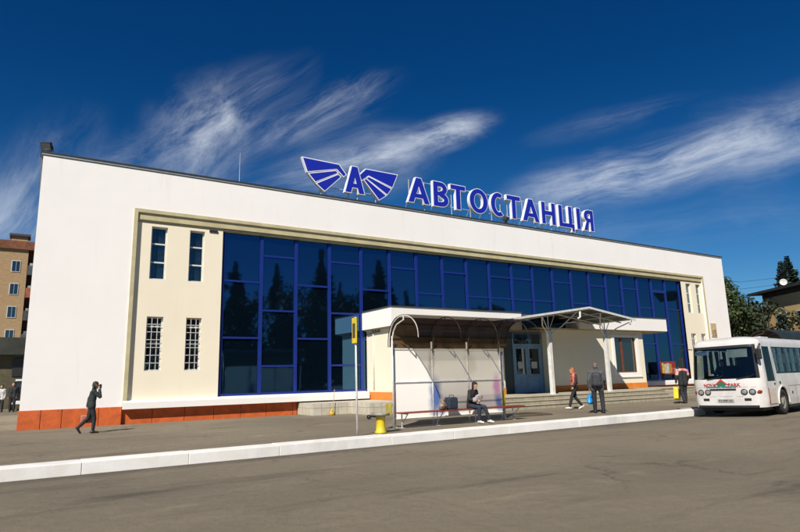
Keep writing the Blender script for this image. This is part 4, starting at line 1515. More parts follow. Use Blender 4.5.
MB().bbox(hp.x - .17, hp.x + .17, hp.y - .06, hp.y + .06, hp.z - .42, hp.z - .17, .035).build('bag_body', BAGR, hb)
MB().tube([(hp.x - .11, hp.y, hp.z - .19), (hp.x - .09, hp.y, hp.z - .03), (hp.x, hp.y, hp.z + .03), (hp.x + .09, hp.y, hp.z - .03), (hp.x + .11, hp.y, hp.z - .19)], .010, 6).build('strap', BAGR, hb)
ph = worldpt(r1, J1['wrR']) + Vector((.02, .01, .09))
tag(MB().bbox(-.035, .035, -.005, .005, -.07, .07, .004).build('mobile_phone', BLACK), 'black mobile phone at the ear of the woman in black', 'phone').location = ph

# 2. seated woman on the bench
sy = 15.12
r2, J2, _ = person((12.12, sy + .02, -.0), face_dir(.25, -1), 1.62, 'dark haired woman in jeans sitting on the red shelter bench', dict(
    pel=V3(0, 0, .59), che=V3(0, .07, .93), nek=V3(0, .12, 1.10), hed=V3(0, .19, 1.235), face=V3(.1, 1, -.25),
    shL=V3(-.165, .09, 1.05), shR=V3(.165, .09, 1.05), elL=V3(-.24, .12, .80), elR=V3(.24, .12, .80), wrL=V3(-.08, .34, .80), wrR=V3(.09, .32, .76),
    hwL=V3(0, 0, 1), hwR=V3(0, 0, 1), hiL=V3(-.10, .02, .57), hiR=V3(.10, .02, .57), knL=V3(-.17, .43, .54), knR=V3(.15, .44, .54), anL=V3(-.26, .55, .10), anR=V3(.10, .40, .10)),
    BLKCLOTH, DENIM, WSHOE, DKHAIR, 'bob', coat_len=.92, female=True)
STR = mat('pale_scarf_cloth', (0.42, 0.38, 0.38), .9, .4, 16, c2=(0.14, 0.12, 0.13))
q0 = worldpt(r2, V3(0.0, .30, .76))
lb = MB()
lb.capsule((-.13, 0, .02), (.13, .02, .10), .085, .075).capsule((-.06, 0, .09), (.10, 0, .16), .07, .06)
lap = remesh(lb, 'lap_bag', STR, None, .014, 3, .016)
lap.location = q0
tag(lap, 'pale striped bundle of cloth on the lap of the seated woman', 'bundle')
# bags on the bench
bg1 = MB()
bg1.bbox(-.19, .19, -.12, .12, 0, .34, .05)
t_ = thing('travel_bag', (11.38, 15.2, .467), 'dark blue travel bag on the bench beside the seated woman', 'bag')
MB().bbox(11.20, 11.56, 15.08, 15.34, .467, .84, .06).build('bag_body', jacket_mat('navy_bag_cloth', (0.02, 0.035, 0.055)), t_)
MB().tube([(11.28, 15.2, .8), (11.31, 15.2, .90), (11.46, 15.2, .90), (11.49, 15.2, .8)], .012, 6).build('handle', BLACK, t_)
lb = MB().capsule((0, 0, .10), (0, 0, .22), .12, .09).capsule((-.05, 0, .06), (.08, 0, .07), .09, .09).capsule((-.03, 0, .3), (-.04, 0, .36), .03, .02)
lb.capsule((.04, 0, .3), (.05, 0, .37), .03, .02)
pb = remesh(lb, 'plastic_bag', mat('mottled_plastic', (0.30, 0.24, 0.17), .5, .5, 14, c2=(0.05, 0.035, 0.025)), None, .014, 2, .02)
pb.location = (10.98, 15.14, .467 + .03)
tag(pb, 'crumpled pale brown plastic bag on the bench, left of the dark blue bag', 'bag')

# 3. woman in salmon vest walking left
r3, J3, _ = person((19.5, 17.4, 0), face_dir(-.85, .5), 1.70, 'woman in a salmon vest and white shoes walking left by the steps', dict(
    che=V3(0, .02, 1.28), hed=V3(0, .06, 1.61), face=V3(.2, 1, -.05),
    elL=V3(-.24, .0, 1.15), wrL=V3(-.22, .12, .93), elR=V3(.23, -.10, 1.15), wrR=V3(.22, -.02, .92),
    knL=V3(-.09, .18, .52), anL=V3(-.09, .30, .10), knR=V3(.09, -.02, .50), anR=V3(.09, -.30, .14), ftR=V3(0, .9, -.35), ftL=V3(0, 1, .15)),
    BLKCLOTH, BLKCLOTH, WSHOE, REDHAIR, 'long', vest=SALMON, female=True, coat_len=.95)

# 4. man with backpack-like grey jacket, seen from behind
r4, J4, _ = person((18.2, 15.15, 0), face_dir(.75, .65), 1.84, 'grey haired man in a grey jacket seen from behind, holding a bright blue bag', dict(
    hed=V3(.01, .04, 1.60), face=V3(.55, 1, -.1), elL=V3(-.27, -.05, 1.13), wrL=V3(-.27, .02, .88), elR=V3(.27, -.02, 1.15), wrR=V3(.24, .16, .95),
    shL=V3(-.20, -.02, 1.40), shR=V3(.20, -.02, 1.40), hiL=V3(-.11, 0, .93), hiR=V3(.11, 0, .93), knL=V3(-.12, .04, .5), knR=V3(.14, .0, .5), anL=V3(-.12, .06, .085), anR=V3(.15, -.08, .085)),
    GREYJ, DKTR, BSHOE, GREYHAIR, 'short', coat_len=.84)
bk = MB()
bk.capsule((-.08, -.20, 1.30), (.08, -.20, 1.30), .09, .09).capsule((-.09, -.22, 1.02), (.09, -.22, 1.02), .10, .10)
bk.capsule((-.05, -.22, 1.3), (-.05, -.22, 1.02), .12, .12).capsule((.05, -.22, 1.3), (.05, -.22, 1.02), .12, .12)
bpk = remesh(bk, 'backpack', jacket_mat('dark_backpack_cloth', (0.045, 0.046, 0.055)), None, .013, 3, .008)
bpk.location = r4.location
bpk.rotation_euler = r4.rotation_euler
bpk.scale = r4.scale
tag(bpk, 'dark grey backpack on the back of the man with the blue bag', 'backpack')
hp = worldpt(r4, J4['wrL']) + Vector((0, 0, -.12))
BLUEB = mat('bright_blue_plastic', (0.02, 0.30, 0.72), .4, .2, 7)
bb = MB()
bb.capsule((-.10, 0, -.42), (.10, 0, -.42), .09, .09).capsule((-.07, 0, -.22), (.07, 0, -.22), .07, .07).capsule((-.09, 0, -.42), (-.07, 0, -.22), .09, .07).capsule((.09, 0, -.42), (.07, 0, -.22), .09, .07)
bb.capsule((-.05, 0, -.18), (-.01, 0, 0), .018, .010).capsule((.05, 0, -.18), (.01, 0, 0), .018, .010)
ob = remesh(bb, 'shopping_bag', BLUEB, None, .012, 2, .014)
ob.location = hp
ob.rotation_euler.z = R(20)
tag(ob, 'bright blue plastic shopping bag in the hand of the man in grey', 'bag')

# 5. man by the bus with the yellow bag
STRIPE = mat('red_white_shoulder', (0.55, 0.08, 0.05), .8, .5, 9, c2=(0.6, 0.55, 0.52))
r5, J5, _ = person((25.7, 16.45, 0), face_dir(.5, .85), 1.80, 'man in dark clothes with red and white shoulders next to the bus front', dict(
    nek=V3(0, .04, 1.46), hed=V3(0, .10, 1.58), che=V3(0, .02, 1.27), elL=V3(-.27, .0, 1.14), wrL=V3(-.30, .03, .90), elR=V3(.28, .02, 1.14), wrR=V3(.26, .14, .95),
    shL=V3(-.20, 0, 1.40), shR=V3(.20, 0, 1.40), knL=V3(-.09, .05, .5), knR=V3(.10, .12, .51), anR=V3(.10, .12, .085), anL=V3(-.09, -.14, .10)),
    BLKCLOTH, DKTR, BSHOE, DKHAIR, 'short', coat_len=.85)
c = MB()
for s in (-1, 1):
    c.capsule((s * .05, 0, 1.445), (s * .20, 0, 1.405), .085, .083).capsule((s * .20, 0, 1.405), (s * .245, 0, 1.25), .084, .074)
remesh(c, 'shoulder_yoke', STRIPE, r5, .012, 2, .005)
hp = worldpt(r5, J5['wrL']) + Vector((0, 0, -.12))
YB = thing('yellow_bag', (hp.x, hp.y, .1), 'bright yellow travel bag with a dark front held by the man at the bus', 'bag')
Mb = Matrix.Translation((hp.x - .02, hp.y, .46)) @ Matrix.Rotation(R(20), 4, 'Z') @ Matrix.Rotation(R(12), 4, 'Y') @ Matrix.Scale(.88, 4)
MB().bbox(-.26, .26, -.12, .12, -.32, .30, .05, Mb).build('bag_body', mat('yellow_cloth', (0.78, 0.60, 0.02), .6, .12, 6), YB)
MB().bbox(-.15, .13, -.135, -.115, -.22, .20, .03, Mb).build('front_pocket', BLACK, YB)
MB().tube([Mb @ Vector((-.1, 0, .29)), Mb @ Vector((-.04, 0, .38)), Mb @ Vector((.04, 0, .38)), Mb @ Vector((.1, 0, .29))], .012, 6).build('handle', BLACK, YB)

# 6. distant people on the far left
person((-.75, 43.5, -.02), face_dir(-.2, -1), 1.75, 'distant person in black standing in front of the dark minibus', dict(), BLKCLOTH, BLKCLOTH, BSHOE, DKHAIR, 'short', voxel=.02)
person((-1.35, 44.0, -.02), face_dir(-.4, -1), 1.62, 'distant person in a white top beside the one in black', dict(), jacket_mat('white_top_cloth', (0.62, 0.62, 0.6)), DKTR, BSHOE, DKHAIR, 'short', voxel=.02)

# ------------------------------------------------------------------ the bus
BUSW = mat('bus_white_paint', (0.66, 0.64, 0.61), .35, .1, 1.5, coat=.3, stain=.25)
BUSX, BUSY = 20.68, 10.40           # front / near-side corner, at the road
bus = thing('bus', (BUSX, BUSY, -.085), 'white minibus with a red and green roof emblem parked at the kerb', 'bus')
bus.rotation_euler = (R(-1.2), 0, R(8.0))
bus.scale = (1.025, 1.025, 1.025)
BW, BL = 2.32, 7.3


def front_off(v):
    s = abs(v - BW / 2) / (BW / 2)
    return .10 * s * s + .26 * (max(0, (s - .80) / .20)) ** 2


vlist = [0, .03, .09, .17, .27, .42, .65, .9, 1.16, 1.42, 1.67, 1.9, 2.05, 2.15, 2.23, 2.29, 2.32]
ul = [.42, .52, 1.22, 1.30, 1.50, 2.70, 2.78, 3.95, 4.03, 5.2, 5.28, 6.45, 6.55, 6.9, 7.2]
WU = [1.78, 5.5]
for wu in WU:
    ul += [wu - .54 + .06 * i for i in range(19)]
ul = sorted(set(round(a, 3) for a in ul))
ul = [ul[0]] + [ul[i] for i in range(1, len(ul)) if ul[i] - ul[i - 1] > .012]
loop = []       # (u, v, kind)
for v in reversed(vlist):
    loop.append((front_off(v), v, 'f'))
for u in ul:
    loop.append((u, 0, 'n'))
loop.append((BL - .03, .03, 'b'))
for v in (.12, .6, 1.16, 1.7, 2.2):
    loop.append((BL, v, 'b'))
loop.append((BL - .03, BW - .03, 'b'))
for u in reversed(ul):
    loop.append((u, BW, 'r'))
zl = [.30, .36, .42, .48, .54, .60, .66, .72, .78, .84, .90, .96, 1.02, 1.12, 1.24, 1.36, 1.6, 1.9, 2.18, 2.28, 2.36, 2.44]
roofl = [(2.50, .03), (2.56, .10), (2.61, .22), (2.645, .42), (2.665, .70), (2.67, 1.0)]


def bpos(u, v, z, ins=0.0):
    rk = max(0, (z - 1.15)) * .16 - max(0, .6 - z) * .10 * 0
    k = max(0, 1 - u / 1.6)
    u2 = u + rk * k
    t = max(0, z - 1.15) * .055
    v2 = BW / 2 + (v - BW / 2) * (1 - t)
    if z < .5: v2 = BW / 2 + (v2 - BW / 2) * (1 - (.5 - z) * .12)
    cu, cv = min(max(u2, 1.1), BL - 1.1), BW / 2
    if ins:
        du, dv = u2 - cu, v2 - cv
        u2 = cu + du * (1 - min(1, ins / 1.15))
        v2 = cv + dv * (1 - min(1, ins / 1.15))
    return Vector((u2, v2, z))


def shell_faces(scale=0.0):
    rings = [[bpos(u, v, z, scale) for (u, v, k) in loop] for z in zl]
    rings += [[bpos(u, v, z - scale, max(ins * 1.15, scale)) for (u, v, k) in loop] for z, ins in roofl]
    return rings


def classify(i, j):
    """which part a grid cell belongs to: level i, column j"""
    n_ = len(loop)
    a, c_ = loop[j], loop[(j + 1) % n_]
    um, vm_ = (a[0] + c_[0]) / 2, (a[1] + c_[1]) / 2
    if i >= len(zl) - 1: return 'body'
    zm = (zl[i] + zl[i + 1]) / 2
    if a[2] == 'f' and c_[2] == 'f' and 1.24 < zm < 2.34:
        if .10 < vm_ < BW - .10:
            return 'windshield' if (.17 < vm_ < BW - .17 and 1.24 < zm < 2.28) else 'trim'
    side = (a[2] in 'nr' and c_[2] in 'nr' and a[2] == c_[2])
    if side:
        for wu in WU:
            if (um - wu) ** 2 + (zm - .42) ** 2 < .50 ** 2: return None
        if .52 < um < 1.22 and 1.12 < zm < 2.28: return 'cab_window'
        if 1.50 < um < 6.45 and 1.36 < zm < 2.28:
            for (p0, p1) in ((2.70, 2.78), (3.95, 4.03), (5.2, 5.28)):
                if p0 < um < p1: return 'trim'
            return 'side_window'
    if a[2] == 'b' and c_[2] == 'b' and 1.36 < zm < 2.2 and .2 < vm_ < 2.1: return 'rear_window'
    return 'body'


rings = shell_faces()
parts = {}
nl = len(loop)
for i in range(len(rings) - 1):
    for j in range(nl):
        k = classify(i, j)
        if k is None: continue
        parts.setdefault(k, []).append([(i, j), (i, (j + 1) % nl), (i + 1, (j + 1) % nl), (i + 1, j)])


def bus_part(name, cells, material, rr, smooth=True, label=None):
    idx = {}
    vs, fs = [], []
    for cell in cells:
        f = []
        for key in cell:
            if key not in idx:
                idx[key] = len(vs)
                vs.append(rr[key[0]][key[1]])
            f.append(idx[key])
        fs.append(f)
    m_ = MB()
    m_.add(vs, fs, smooth)
    return m_.build(name, material, bus, local=True)


bo = bus_part('body', parts['body'], BUSW, rings)
bus_part('windscreen', parts['windshield'], BGLASS, rings)
comps = {}
for c_ in parts['trim']:
    j = c_[0][1]
    k_ = loop[j][2]
    u_ = (loop[j][0] + loop[(j + 1) % nl][0]) / 2
    key = 'f' if k_ == 'f' else (k_, min(range(3), key=lambda q_: abs((2.74, 3.99, 5.24)[q_] - u_)))
    comps.setdefault(key, []).append(c_)
for key, cells in comps.items():
    bus_part('windscreen_frame' if key == 'f' else 'window_pillar', cells, BLACK, rings)
for nm in ('cab_window', 'side_window'):
    for sd_ in 'nr':
        bus_part(nm, [c_ for c_ in parts[nm] if loop[c_[0][1]][2] == sd_], BGLASS, rings)
bus_part('rear_window', parts['rear_window'], BGLASS, rings)
inner = shell_faces(.05)
LIN = mat('cabin_shade_grey', (0.06, 0.06, 0.06), .8, .1, 3)  # dark grey puts the cabin's shade into the lining and floor colour
bus_part('cabin_shade_lining', [c_ for c_ in parts['body'] if c_[0][0] > 9], LIN, inner)


def bl(mb, name, material, parent=None, label=None):
    o = mb.build(name, material, parent or bus, local=True)
    if label: o['label'] = label
    return o


m_ = MB().box(.25, BL - .1, .08, BW - .08, .60, .66)
bl(m_, 'floor', LIN)
SEAT = mat('bus_seat_cloth', (0.035, 0.045, 0.085), .85, .2, 8)
for u in (2.6, 3.4, 4.2, 5.0, 5.8):
    for v in (.15, .60, 1.35, 1.80):
        m_ = MB().bbox(u, u + .42, v, v + .40, .95, 1.05, .03).bbox(u + .36, u + .46, v, v + .40, 1.0, 1.72, .03).box(u + .1, u + .3, v + .1, v + .3, .66, .95)
        bl(m_, 'seat', SEAT)
m_ = MB().bbox(1.35, 1.8, .3, .78, .95, 1.1, .03).bbox(1.72, 1.84, .3, .78, 1.05, 1.85, .04).box(1.45, 1.7, .45, .65, .66, .95)
bl(m_, 'driver_seat', SEAT)
m_ = MB().bbox(.55, .95, .15, BW - .15, .95, 1.27, .05)
bl(m_, 'dashboard', BLACK)
m_ = MB()
cx_, cy_, cz_ = 1.08, .58, 1.36
pts = []
for i in range(21):
    a = 2 * math.pi * i / 20
    pts.append((cx_ + .1 * math.cos(a) * 1.2, cy_ + .21 * math.sin(a), cz_ + .17 * math.cos(a)))
m_.tube(pts, .014, 6)
m_.tube([(cx_, cy_, cz_), (cx_ - .25, cy_, cz_ - .22)], .025, 6).tube([(cx_, cy_ - .2, cz_), (cx_, cy_ + .2, cz_)], .012, 6)
bl(m_, 'steering_wheel', BLACK)
# partition behind the driver and engine cover, widened in black to darken the windscreen view
bl(MB().bbox(1.95, 1.99, .08, 1.30, .66, 2.3, .01), 'partition', BLACK)
# curtains
CUR = mat('pale_curtain', (0.48, 0.53, 0.60), .9, .3, 10)
for v in (.10, BW - .10):
    for u in (1.62, 2.18, 2.86, 3.45, 4.12, 5.36, 6.0):
        m_ = MB()
        nn = 10
        wd = .34
        vs = []
        for zc_, zw in ((1.42, 1.0), (1.8, .72), (2.26, 1.0)):
            for i in range(nn + 1):
                vs.append((u + wd / 2 + (i / nn - .5) * wd * zw, v + .015 * math.sin(i * 2.4), zc_))
        m_.add(vs, [(r_ * (nn + 1) + i, r_ * (nn + 1) + i + 1, (r_ + 1) * (nn + 1) + i + 1, (r_ + 1) * (nn + 1) + i) for r_ in range(2) for i in range(nn)], True)
        bl(m_, 'curtain', CUR)


def fu(v, z):
    v_ = v
    return bpos(front_off(v_), v_, z).x


def disc(m_, v, z, r, d, n_=20, du=0.0):
    """round lamp facing forward (-u)"""
    pts = []
    u0 = fu(v, z) + du
    sl = (fu(v + .03, z) - fu(v - .03, z)) / .06
    prof = [(r, .02), (r, -d * .6), (r * .8, -d), (.001, -d * 1.1)]
    vs = []
    for rr_, t in prof:
        for j in range(n_):
            a = 2 * math.pi * j / n_
            vv = math.cos(a) * rr_
            vs.append((u0 + t + sl * vv, v + vv, z + math.sin(a) * rr_))
    k = len(prof)
    fs = [(i * n_ + j, i * n_ + (j + 1) % n_, (i + 1) * n_ + (j + 1) % n_, (i + 1) * n_ + j) for i in range(k - 1) for j in range(n_)]
    fs += [tuple(range(n_))]
    m_.add(vs, fs, True)
    return m_


LENS = glass_mat('headlamp_lens', (0.25, 0.25, 0.24), (0.9, 0.9, 0.9), .25, .06)
AMB = mat('amber_lens', (0.22, 0.03, 0.01), .25, .05, 8)
for (v, r) in ((.34, .085), (.58, .085), (1.74, .085), (1.98, .085)):
    rim = bl(disc(MB(), v, .80, r + .02, .012), 'headlight', BLACK)
    bl(disc(MB(), v, .80, r - .012, .03), 'lens', LENS, rim)
for v in (.14, 2.18):
    bl(disc(MB(), v, .80, .055, .03), 'indicator', AMB)


def fpatch(v0, v1, z0, z1, d=.012, nv=4):
    """patch lying on the curved front"""
    m_ = MB()
    vs = []
    for d_ in (-d, .01):
        for z in (z0, z1):
            for i in range(nv + 1):
                v = v0 + (v1 - v0) * i / nv
                vs.append((fu(v, z) + d_, v, z))
    k = nv + 1
    fs = [(i, i + 1, k + i + 1, k + i) for i in range(nv)] + [(2 * k + i, 3 * k + i, 3 * k + i + 1, 2 * k + i + 1) for i in range(nv)]
    fs += [(i, 2 * k + i, 2 * k + i + 1, i + 1) for i in range(nv)] + [(k + i, k + i + 1, 3 * k + i + 1, 3 * k + i) for i in range(nv)]
    fs += [(0, k, 3 * k, 2 * k), (k - 1, 3 * k - 1, 4 * k - 1, 2 * k - 1)]
    m_.add(vs, fs)
    return m_


bl(fpatch(.82, 1.66, .86, .92, .010), 'grille_slot', BLACK)
bl(fpatch(.40, .60, .52, .60, .010), 'fog_lamp', BLACK)
bl(fpatch(1.72, 1.92, .52, .60, .010), 'fog_lamp', BLACK)
pl = bl(fpatch(.92, 1.44, .47, .58, .014), 'number_plate', mat('plate_white', (0.42, 0.42, 0.38), .5))
bl(fpatch(.12, 2.20, .655, .664, .004), 'bumper_seam', mat('seam_grey', (0.2, 0.19, 0.18), .7))
bl(fpatch(.22, 2.10, .955, .963, .004), 'panel_seam', MATS['seam_grey'])
bl(fpatch(.2, 2.12, .30, .37, .006), 'lower_valance', BLACK)
REDP = mat('emblem_red', (0.45, 0.03, 0.02), .5)
GRNP = mat('emblem_green', (0.02, 0.14, 0.07), .5)
TEALP = mat('lettering_teal', (0.05, 0.25, 0.27), .5)


def ftext(body, v_left, z, size, material, name, depth=.004, width=None):
    """lettering on the front; reads left to right for someone facing the bus (v decreases)"""
    vs, fs = text_mesh(body, size, depth, .003)
    mx, Mx = min(v.x for v in vs), max(v.x for v in vs)
    k = (width / (Mx - mx)) if width else 1
    m_ = MB()
    out = []
    for p in vs:
        v = v_left - (p.x - mx) * k
        zz = z + p.y
        out.append((fu(v, zz) - .012 - p.z, v, zz))
    m_.add(out, fs)
    return bl(m_, name, material)


ftext('NOVA', 1.84, .995, .145, REDP, 'lettering', width=.40)
ftext('PARK', 1.04, .995, .145, REDP, 'lettering', width=.38)
ftext('ПАСАЖИРСЬКІ ПЕРЕВЕЗЕННЯ', 1.78, .955, .062, TEALP, 'lettering', width=.98)
ftext('ВІ 0787 АА', 1.40, .492, .088, BLACK, 'plate_lettering', width=.44).parent = pl


def fpoly(pts, material, name, d):
    m_ = MB()
    vs = [(fu(v, z) - d, v, z) for v, z in pts] + [(fu(v, z) + .01, v, z) for v, z in pts]
    k = len(pts)
    m_.add(vs, [tuple(range(k)), tuple(reversed(range(k, 2 * k)))] + [(i, (i + 1) % k, k + (i + 1) % k, k + i) for i in range(k)])
    return bl(m_, name, material)


vc = 1.26
fpoly([(vc + .13, 1.0), (vc + .13, 1.08), (vc, 1.18), (vc - .13, 1.08), (vc - .13, 1.0)], GRNP, 'emblem', .010)
fpoly([(vc + .22, 1.05), (vc, 1.245), (vc - .22, 1.05), (vc - .15, 1.05), (vc, 1.185), (vc + .15, 1.05)], REDP, 'emblem', .014)
# destination board and sunshade behind the windscreen
DB = mat('route_board', (0.50, 0.56, 0.62), .6)


def inboard(v0, v1, z0, z1, material, name, du=.07):
    m_ = MB()
    vs = [(fu(v, z) + du, v, z) for z in (z0, z1) for v in (v0, v1)] + [(fu(v, z) + du + .02, v, z) for z in (z0, z1) for v in (v0, v1)]
    m_.add(vs, [(0, 1, 3, 2), (5, 4, 6, 7), (0, 4, 5, 1), (2, 3, 7, 6), (0, 2, 6, 4), (1, 5, 7, 3)])
    return bl(m_, name, material)


inboard(1.62, 2.10, 2.08, 2.22, DB, 'route_board')
vs, fs = text_mesh('МІСТО', .13, .003, .004)
m_ = MB().add([(fu(2.06 - p.x * .8, 2.1 + p.y) + .06 - p.z, 2.06 - p.x * .8, 2.105 + p.y) for p in vs], fs)
bl(m_, 'board_lettering', mat('board_blue', (0.03, 0.10, 0.45), .5))
inboard(.40, 1.02, 1.95, 2.22, mat('sunshade_grey', (0.45, 0.45, 0.43), .8), 'sunshade')
inboard(.17, BW - .17, 2.24, 2.30, BLACK, 'sun_strip', .03)
# wipers
for v in (.75, 1.7):
    m_ = MB().tube([(fu(v, 1.22) - .03, v, 1.24), (fu(v - .35, 1.3) - .03, v - .40, 1.30), (fu(max(.1, v - .4), 1.33) - .03, v - .55, 1.36)], .013, 6)
    bl(m_, 'wiper', BLACK)
# mirrors
m_ = MB().tube([(.35, BW - .1, 2.30), (.08, BW + .08, 2.33), (-.08, BW + .17, 2.22), (-.1, BW + .17, 2.0)], .016, 6)
mr = bl(m_, 'mirror', BLACK)
bl(MB().bbox(-.13, -.03, BW + .06, BW + .24, 1.66, 2.02, .035), 'mirror_head', BLACK, mr)
m_ = MB().tube([(.5, .05, 2.32), (.25, -.02, 2.36), (.12, .02, 2.2)], .018, 6)
mr = bl(m_, 'mirror', BLACK)
bl(MB().bbox(.10, .2, -.07, .10, 1.84, 2.2, .04), 'mirror_head', BLACK, mr)
# wheels
RIM = mat('wheel_rim_paint', (0.34, 0.31, 0.26), .6, .2, 8)
for wu in WU:
    for v, sg_ in ((.0, -1), (BW, 1)):
        Mw = Matrix.Translation((wu, v - sg_ * .13, .42)) @ Matrix.Rotation(R(90), 4, 'X')
        rr_ = [(.25, -.12), (.40, -.12), (.42, -.08), (.42, .08), (.40, .12), (.25, .12)]
        m_ = MB().lathe((0, 0, 0), rr_, 28, Mw, caps=False)
        wh = bl(m_, 'wheel', RUBBER)
        m_ = MB().lathe((0, 0, 0), [(.01, -.10), (.10, -.11), (.12, -.06), (.22, -.05), (.26, -.118), (.26, .118), (.22, .05), (.12, .06), (.10, .11), (.01, .10)], 24, Mw)
        bl(m_, 'rim', RIM, wh)
        # inner wheel box and arch lip
        m_ = MB()
        pts = []
        vs, fs = [], []
        for i in range(17):
            a = math.pi * (1.06 * i / 16 - .03)
            for dv in (0.0, .45):
                vs.append((wu + .53 * math.cos(a), v - sg_ * dv + sg_ * (-.01), .42 + .53 * math.sin(a)))
            pts.append((wu + .52 * math.cos(a), v + sg_ * .004, .42 + .52 * math.sin(a)))
        fs = [(2 * i, 2 * i + 1, 2 * i + 3, 2 * i + 2) for i in range(16)]
        m_.add(vs, fs, True)
        m_.box(wu - .55, wu + .55, min(v - sg_ * .44, v - sg_ * .46), max(v - sg_ * .44, v - sg_ * .46), .3, .96)
        bl(m_, 'wheel_box', BLACK)
        bl(MB().tube(pts, .034, 6), 'wheel_arch', BUSW)
# side details: door seam, reflector, fuel flap, red marker on the corner
bl(MB().box(.455, .53, -.003, -.0005, .40, .90), 'side_marker', mat('marker_red', (0.4, 0.05, 0.03), .5, .2, 6))
bl(MB().box(.54, 1.15, -.0035, -.0005, .40, .88), 'corner_panel', mat('pale_corner_panel', (0.62, 0.55, 0.46), .6, .1, 4))
bl(MB().box(1.265, 1.28, -.004, -.0005, 1.0, 2.35).box(.46, .474, -.004, -.0005, .95, 1.2), 'door_seam', MATS['seam_grey'])
bl(MB().bbox(1.08, 1.18, -.012, .0, 1.0, 1.06, .004), 'door_handle', BLACK)
bl(MB().bbox(1.58, 1.68, -.02, .0, 1.02, 1.10, .01), 'side_lamp', BLACK)
bl(MB().bbox(2.68, 2.78, -.012, .0, .66, .74, .01), 'fuel_cap', BLACK)
bl(MB().box(2.42, 2.44, -.004, -.0005, .36, .92).box(3.12, 3.14, -.004, -.0005, .36, .92).box(2.42, 6.9, -.004, -.0005, .925, .94), 'side_seam', MATS['seam_grey'])
bl(MB().bbox(2.4, 4.6, .05, BW - .05, .2, .34, .02), 'underbody', BLACK)
bl(MB().bbox(.3, 1.2, .2, BW - .2, .18, .34, .02), 'underbody', BLACK)
bl(MB().bbox(2.9, 3.7, .8, 1.5, 2.66, 2.73, .03), 'roof_hatch', BUSW)

# driver (seated inside the bus)
tmp = bpy.context.view_layer.update()
dl = bus.matrix_world if False else None
Rb = Matrix.Rotation(R(1.0), 3, 'Z') @ Matrix.Rotation(R(-2.2), 3, 'X')


def bw(u, v, z): return Vector(bus.location) + (bus.rotation_euler.to_matrix() @ Vector((u, v, z)) * 1.025)


pd = bw(1.52, 1.72, .66)
person(pd, face_dir(-1, -.14), 1.72, 'driver in dark clothes seen through the left part of the bus windscreen', dict(
    pel=V3(0, 0, .52), che=V3(0, .03, .85), nek=V3(0, .05, 1.03), hed=V3(0, .09, 1.17), shL=V3(-.18, .03, .97), shR=V3(.18, .03, .97),
    elL=V3(-.24, .18, .76), elR=V3(.24, .18, .76), wrL=V3(-.14, .38, .82), wrR=V3(.14, .38, .82), hiL=V3(-.1, .02, .5), hiR=V3(.1, .02, .5),
    knL=V3(-.14, .42, .5), knR=V3(.14, .42, .5), anL=V3(-.14, .45, .10), anR=V3(.14, .45, .10)), DKGRN, DKTR, BSHOE, DKHAIR, 'short', voxel=.014, coat_len=.92)
bl(MB().bbox(1.28, 1.72, 1.48, 1.96, .95, 1.06, .03).box(1.4, 1.6, 1.6, 1.8, .66, .95), 'front_seat', SEAT)


# ------------------------------------------------------------------ trees
def leaf_cloud(mb, rng, centres, per, size, squash=1.0, droop=0.0):
    for (c, r) in centres:
        for _ in range(per):
            d = Vector((rng.gauss(0, 1), rng.gauss(0, 1), rng.gauss(0, 1))).normalized() * r * rng.uniform(.45, 1.05)
            d.z *= squash
            p = Vector(c) + d
            nrm = (d.normalized() + Vector((rng.uniform(-.8, .8), rng.uniform(-.8, .8), rng.uniform(-.3, .9)))).normalized()
            u = nrm.orthogonal().normalized()
            u = Matrix.Rotation(rng.uniform(0, 6.28), 3, nrm) @ u
            v = nrm.cross(u)
            s = size * rng.uniform(.6, 1.3)
            u *= s
            v *= s * .55
            mb.add([p - u * .5, p + v * .5, p + u * .5, p - v * .5], [(0, 1, 2, 3)])


def broad_tree(x, y, h, rad, label, leafm, rng_seed, cr0=.25, per=70, nclump=60, size=.34, group='trees around the station'):
    rng = random.Random(rng_seed)
    t = thing('broadleaf_tree', (x, y, 0), label, 'tree', group)
    tr = MB()
    tr.tube([(x, y, -.3), (x + .05, y, h * .3), (x - .05, y + .05, h * .6), (x, y, h * .82)], .2 + h * .012, 8, .04)
    cs = []
    for k in range(nclump):
        a = rng.uniform(0, 6.283)
        tz = rng.uniform(0, 1)
        zz = h * (cr0 + (1 - cr0) * tz)
        prof = math.sin(math.pi * min(1, .12 + tz * .86)) ** .6
        rr = rad * prof * rng.uniform(.35, 1.0)
        c = Vector((x + rr * math.cos(a), y + rr * math.sin(a), zz - .2))
        cs.append((c, rad * rng.uniform(.16, .32)))
        if k % 3 == 0:
            tr.tube([(x, y, zz * .55 + .3), (x + (c.x - x) * .5, y + (c.y - y) * .5, zz * .8), tuple(c)], .07, 5, .02)
    tr.build('trunk', BARK, t)
    lm = MB()
    leaf_cloud(lm, rng, cs, per, size)
    lm.build('crown', leafm, t)
    return t


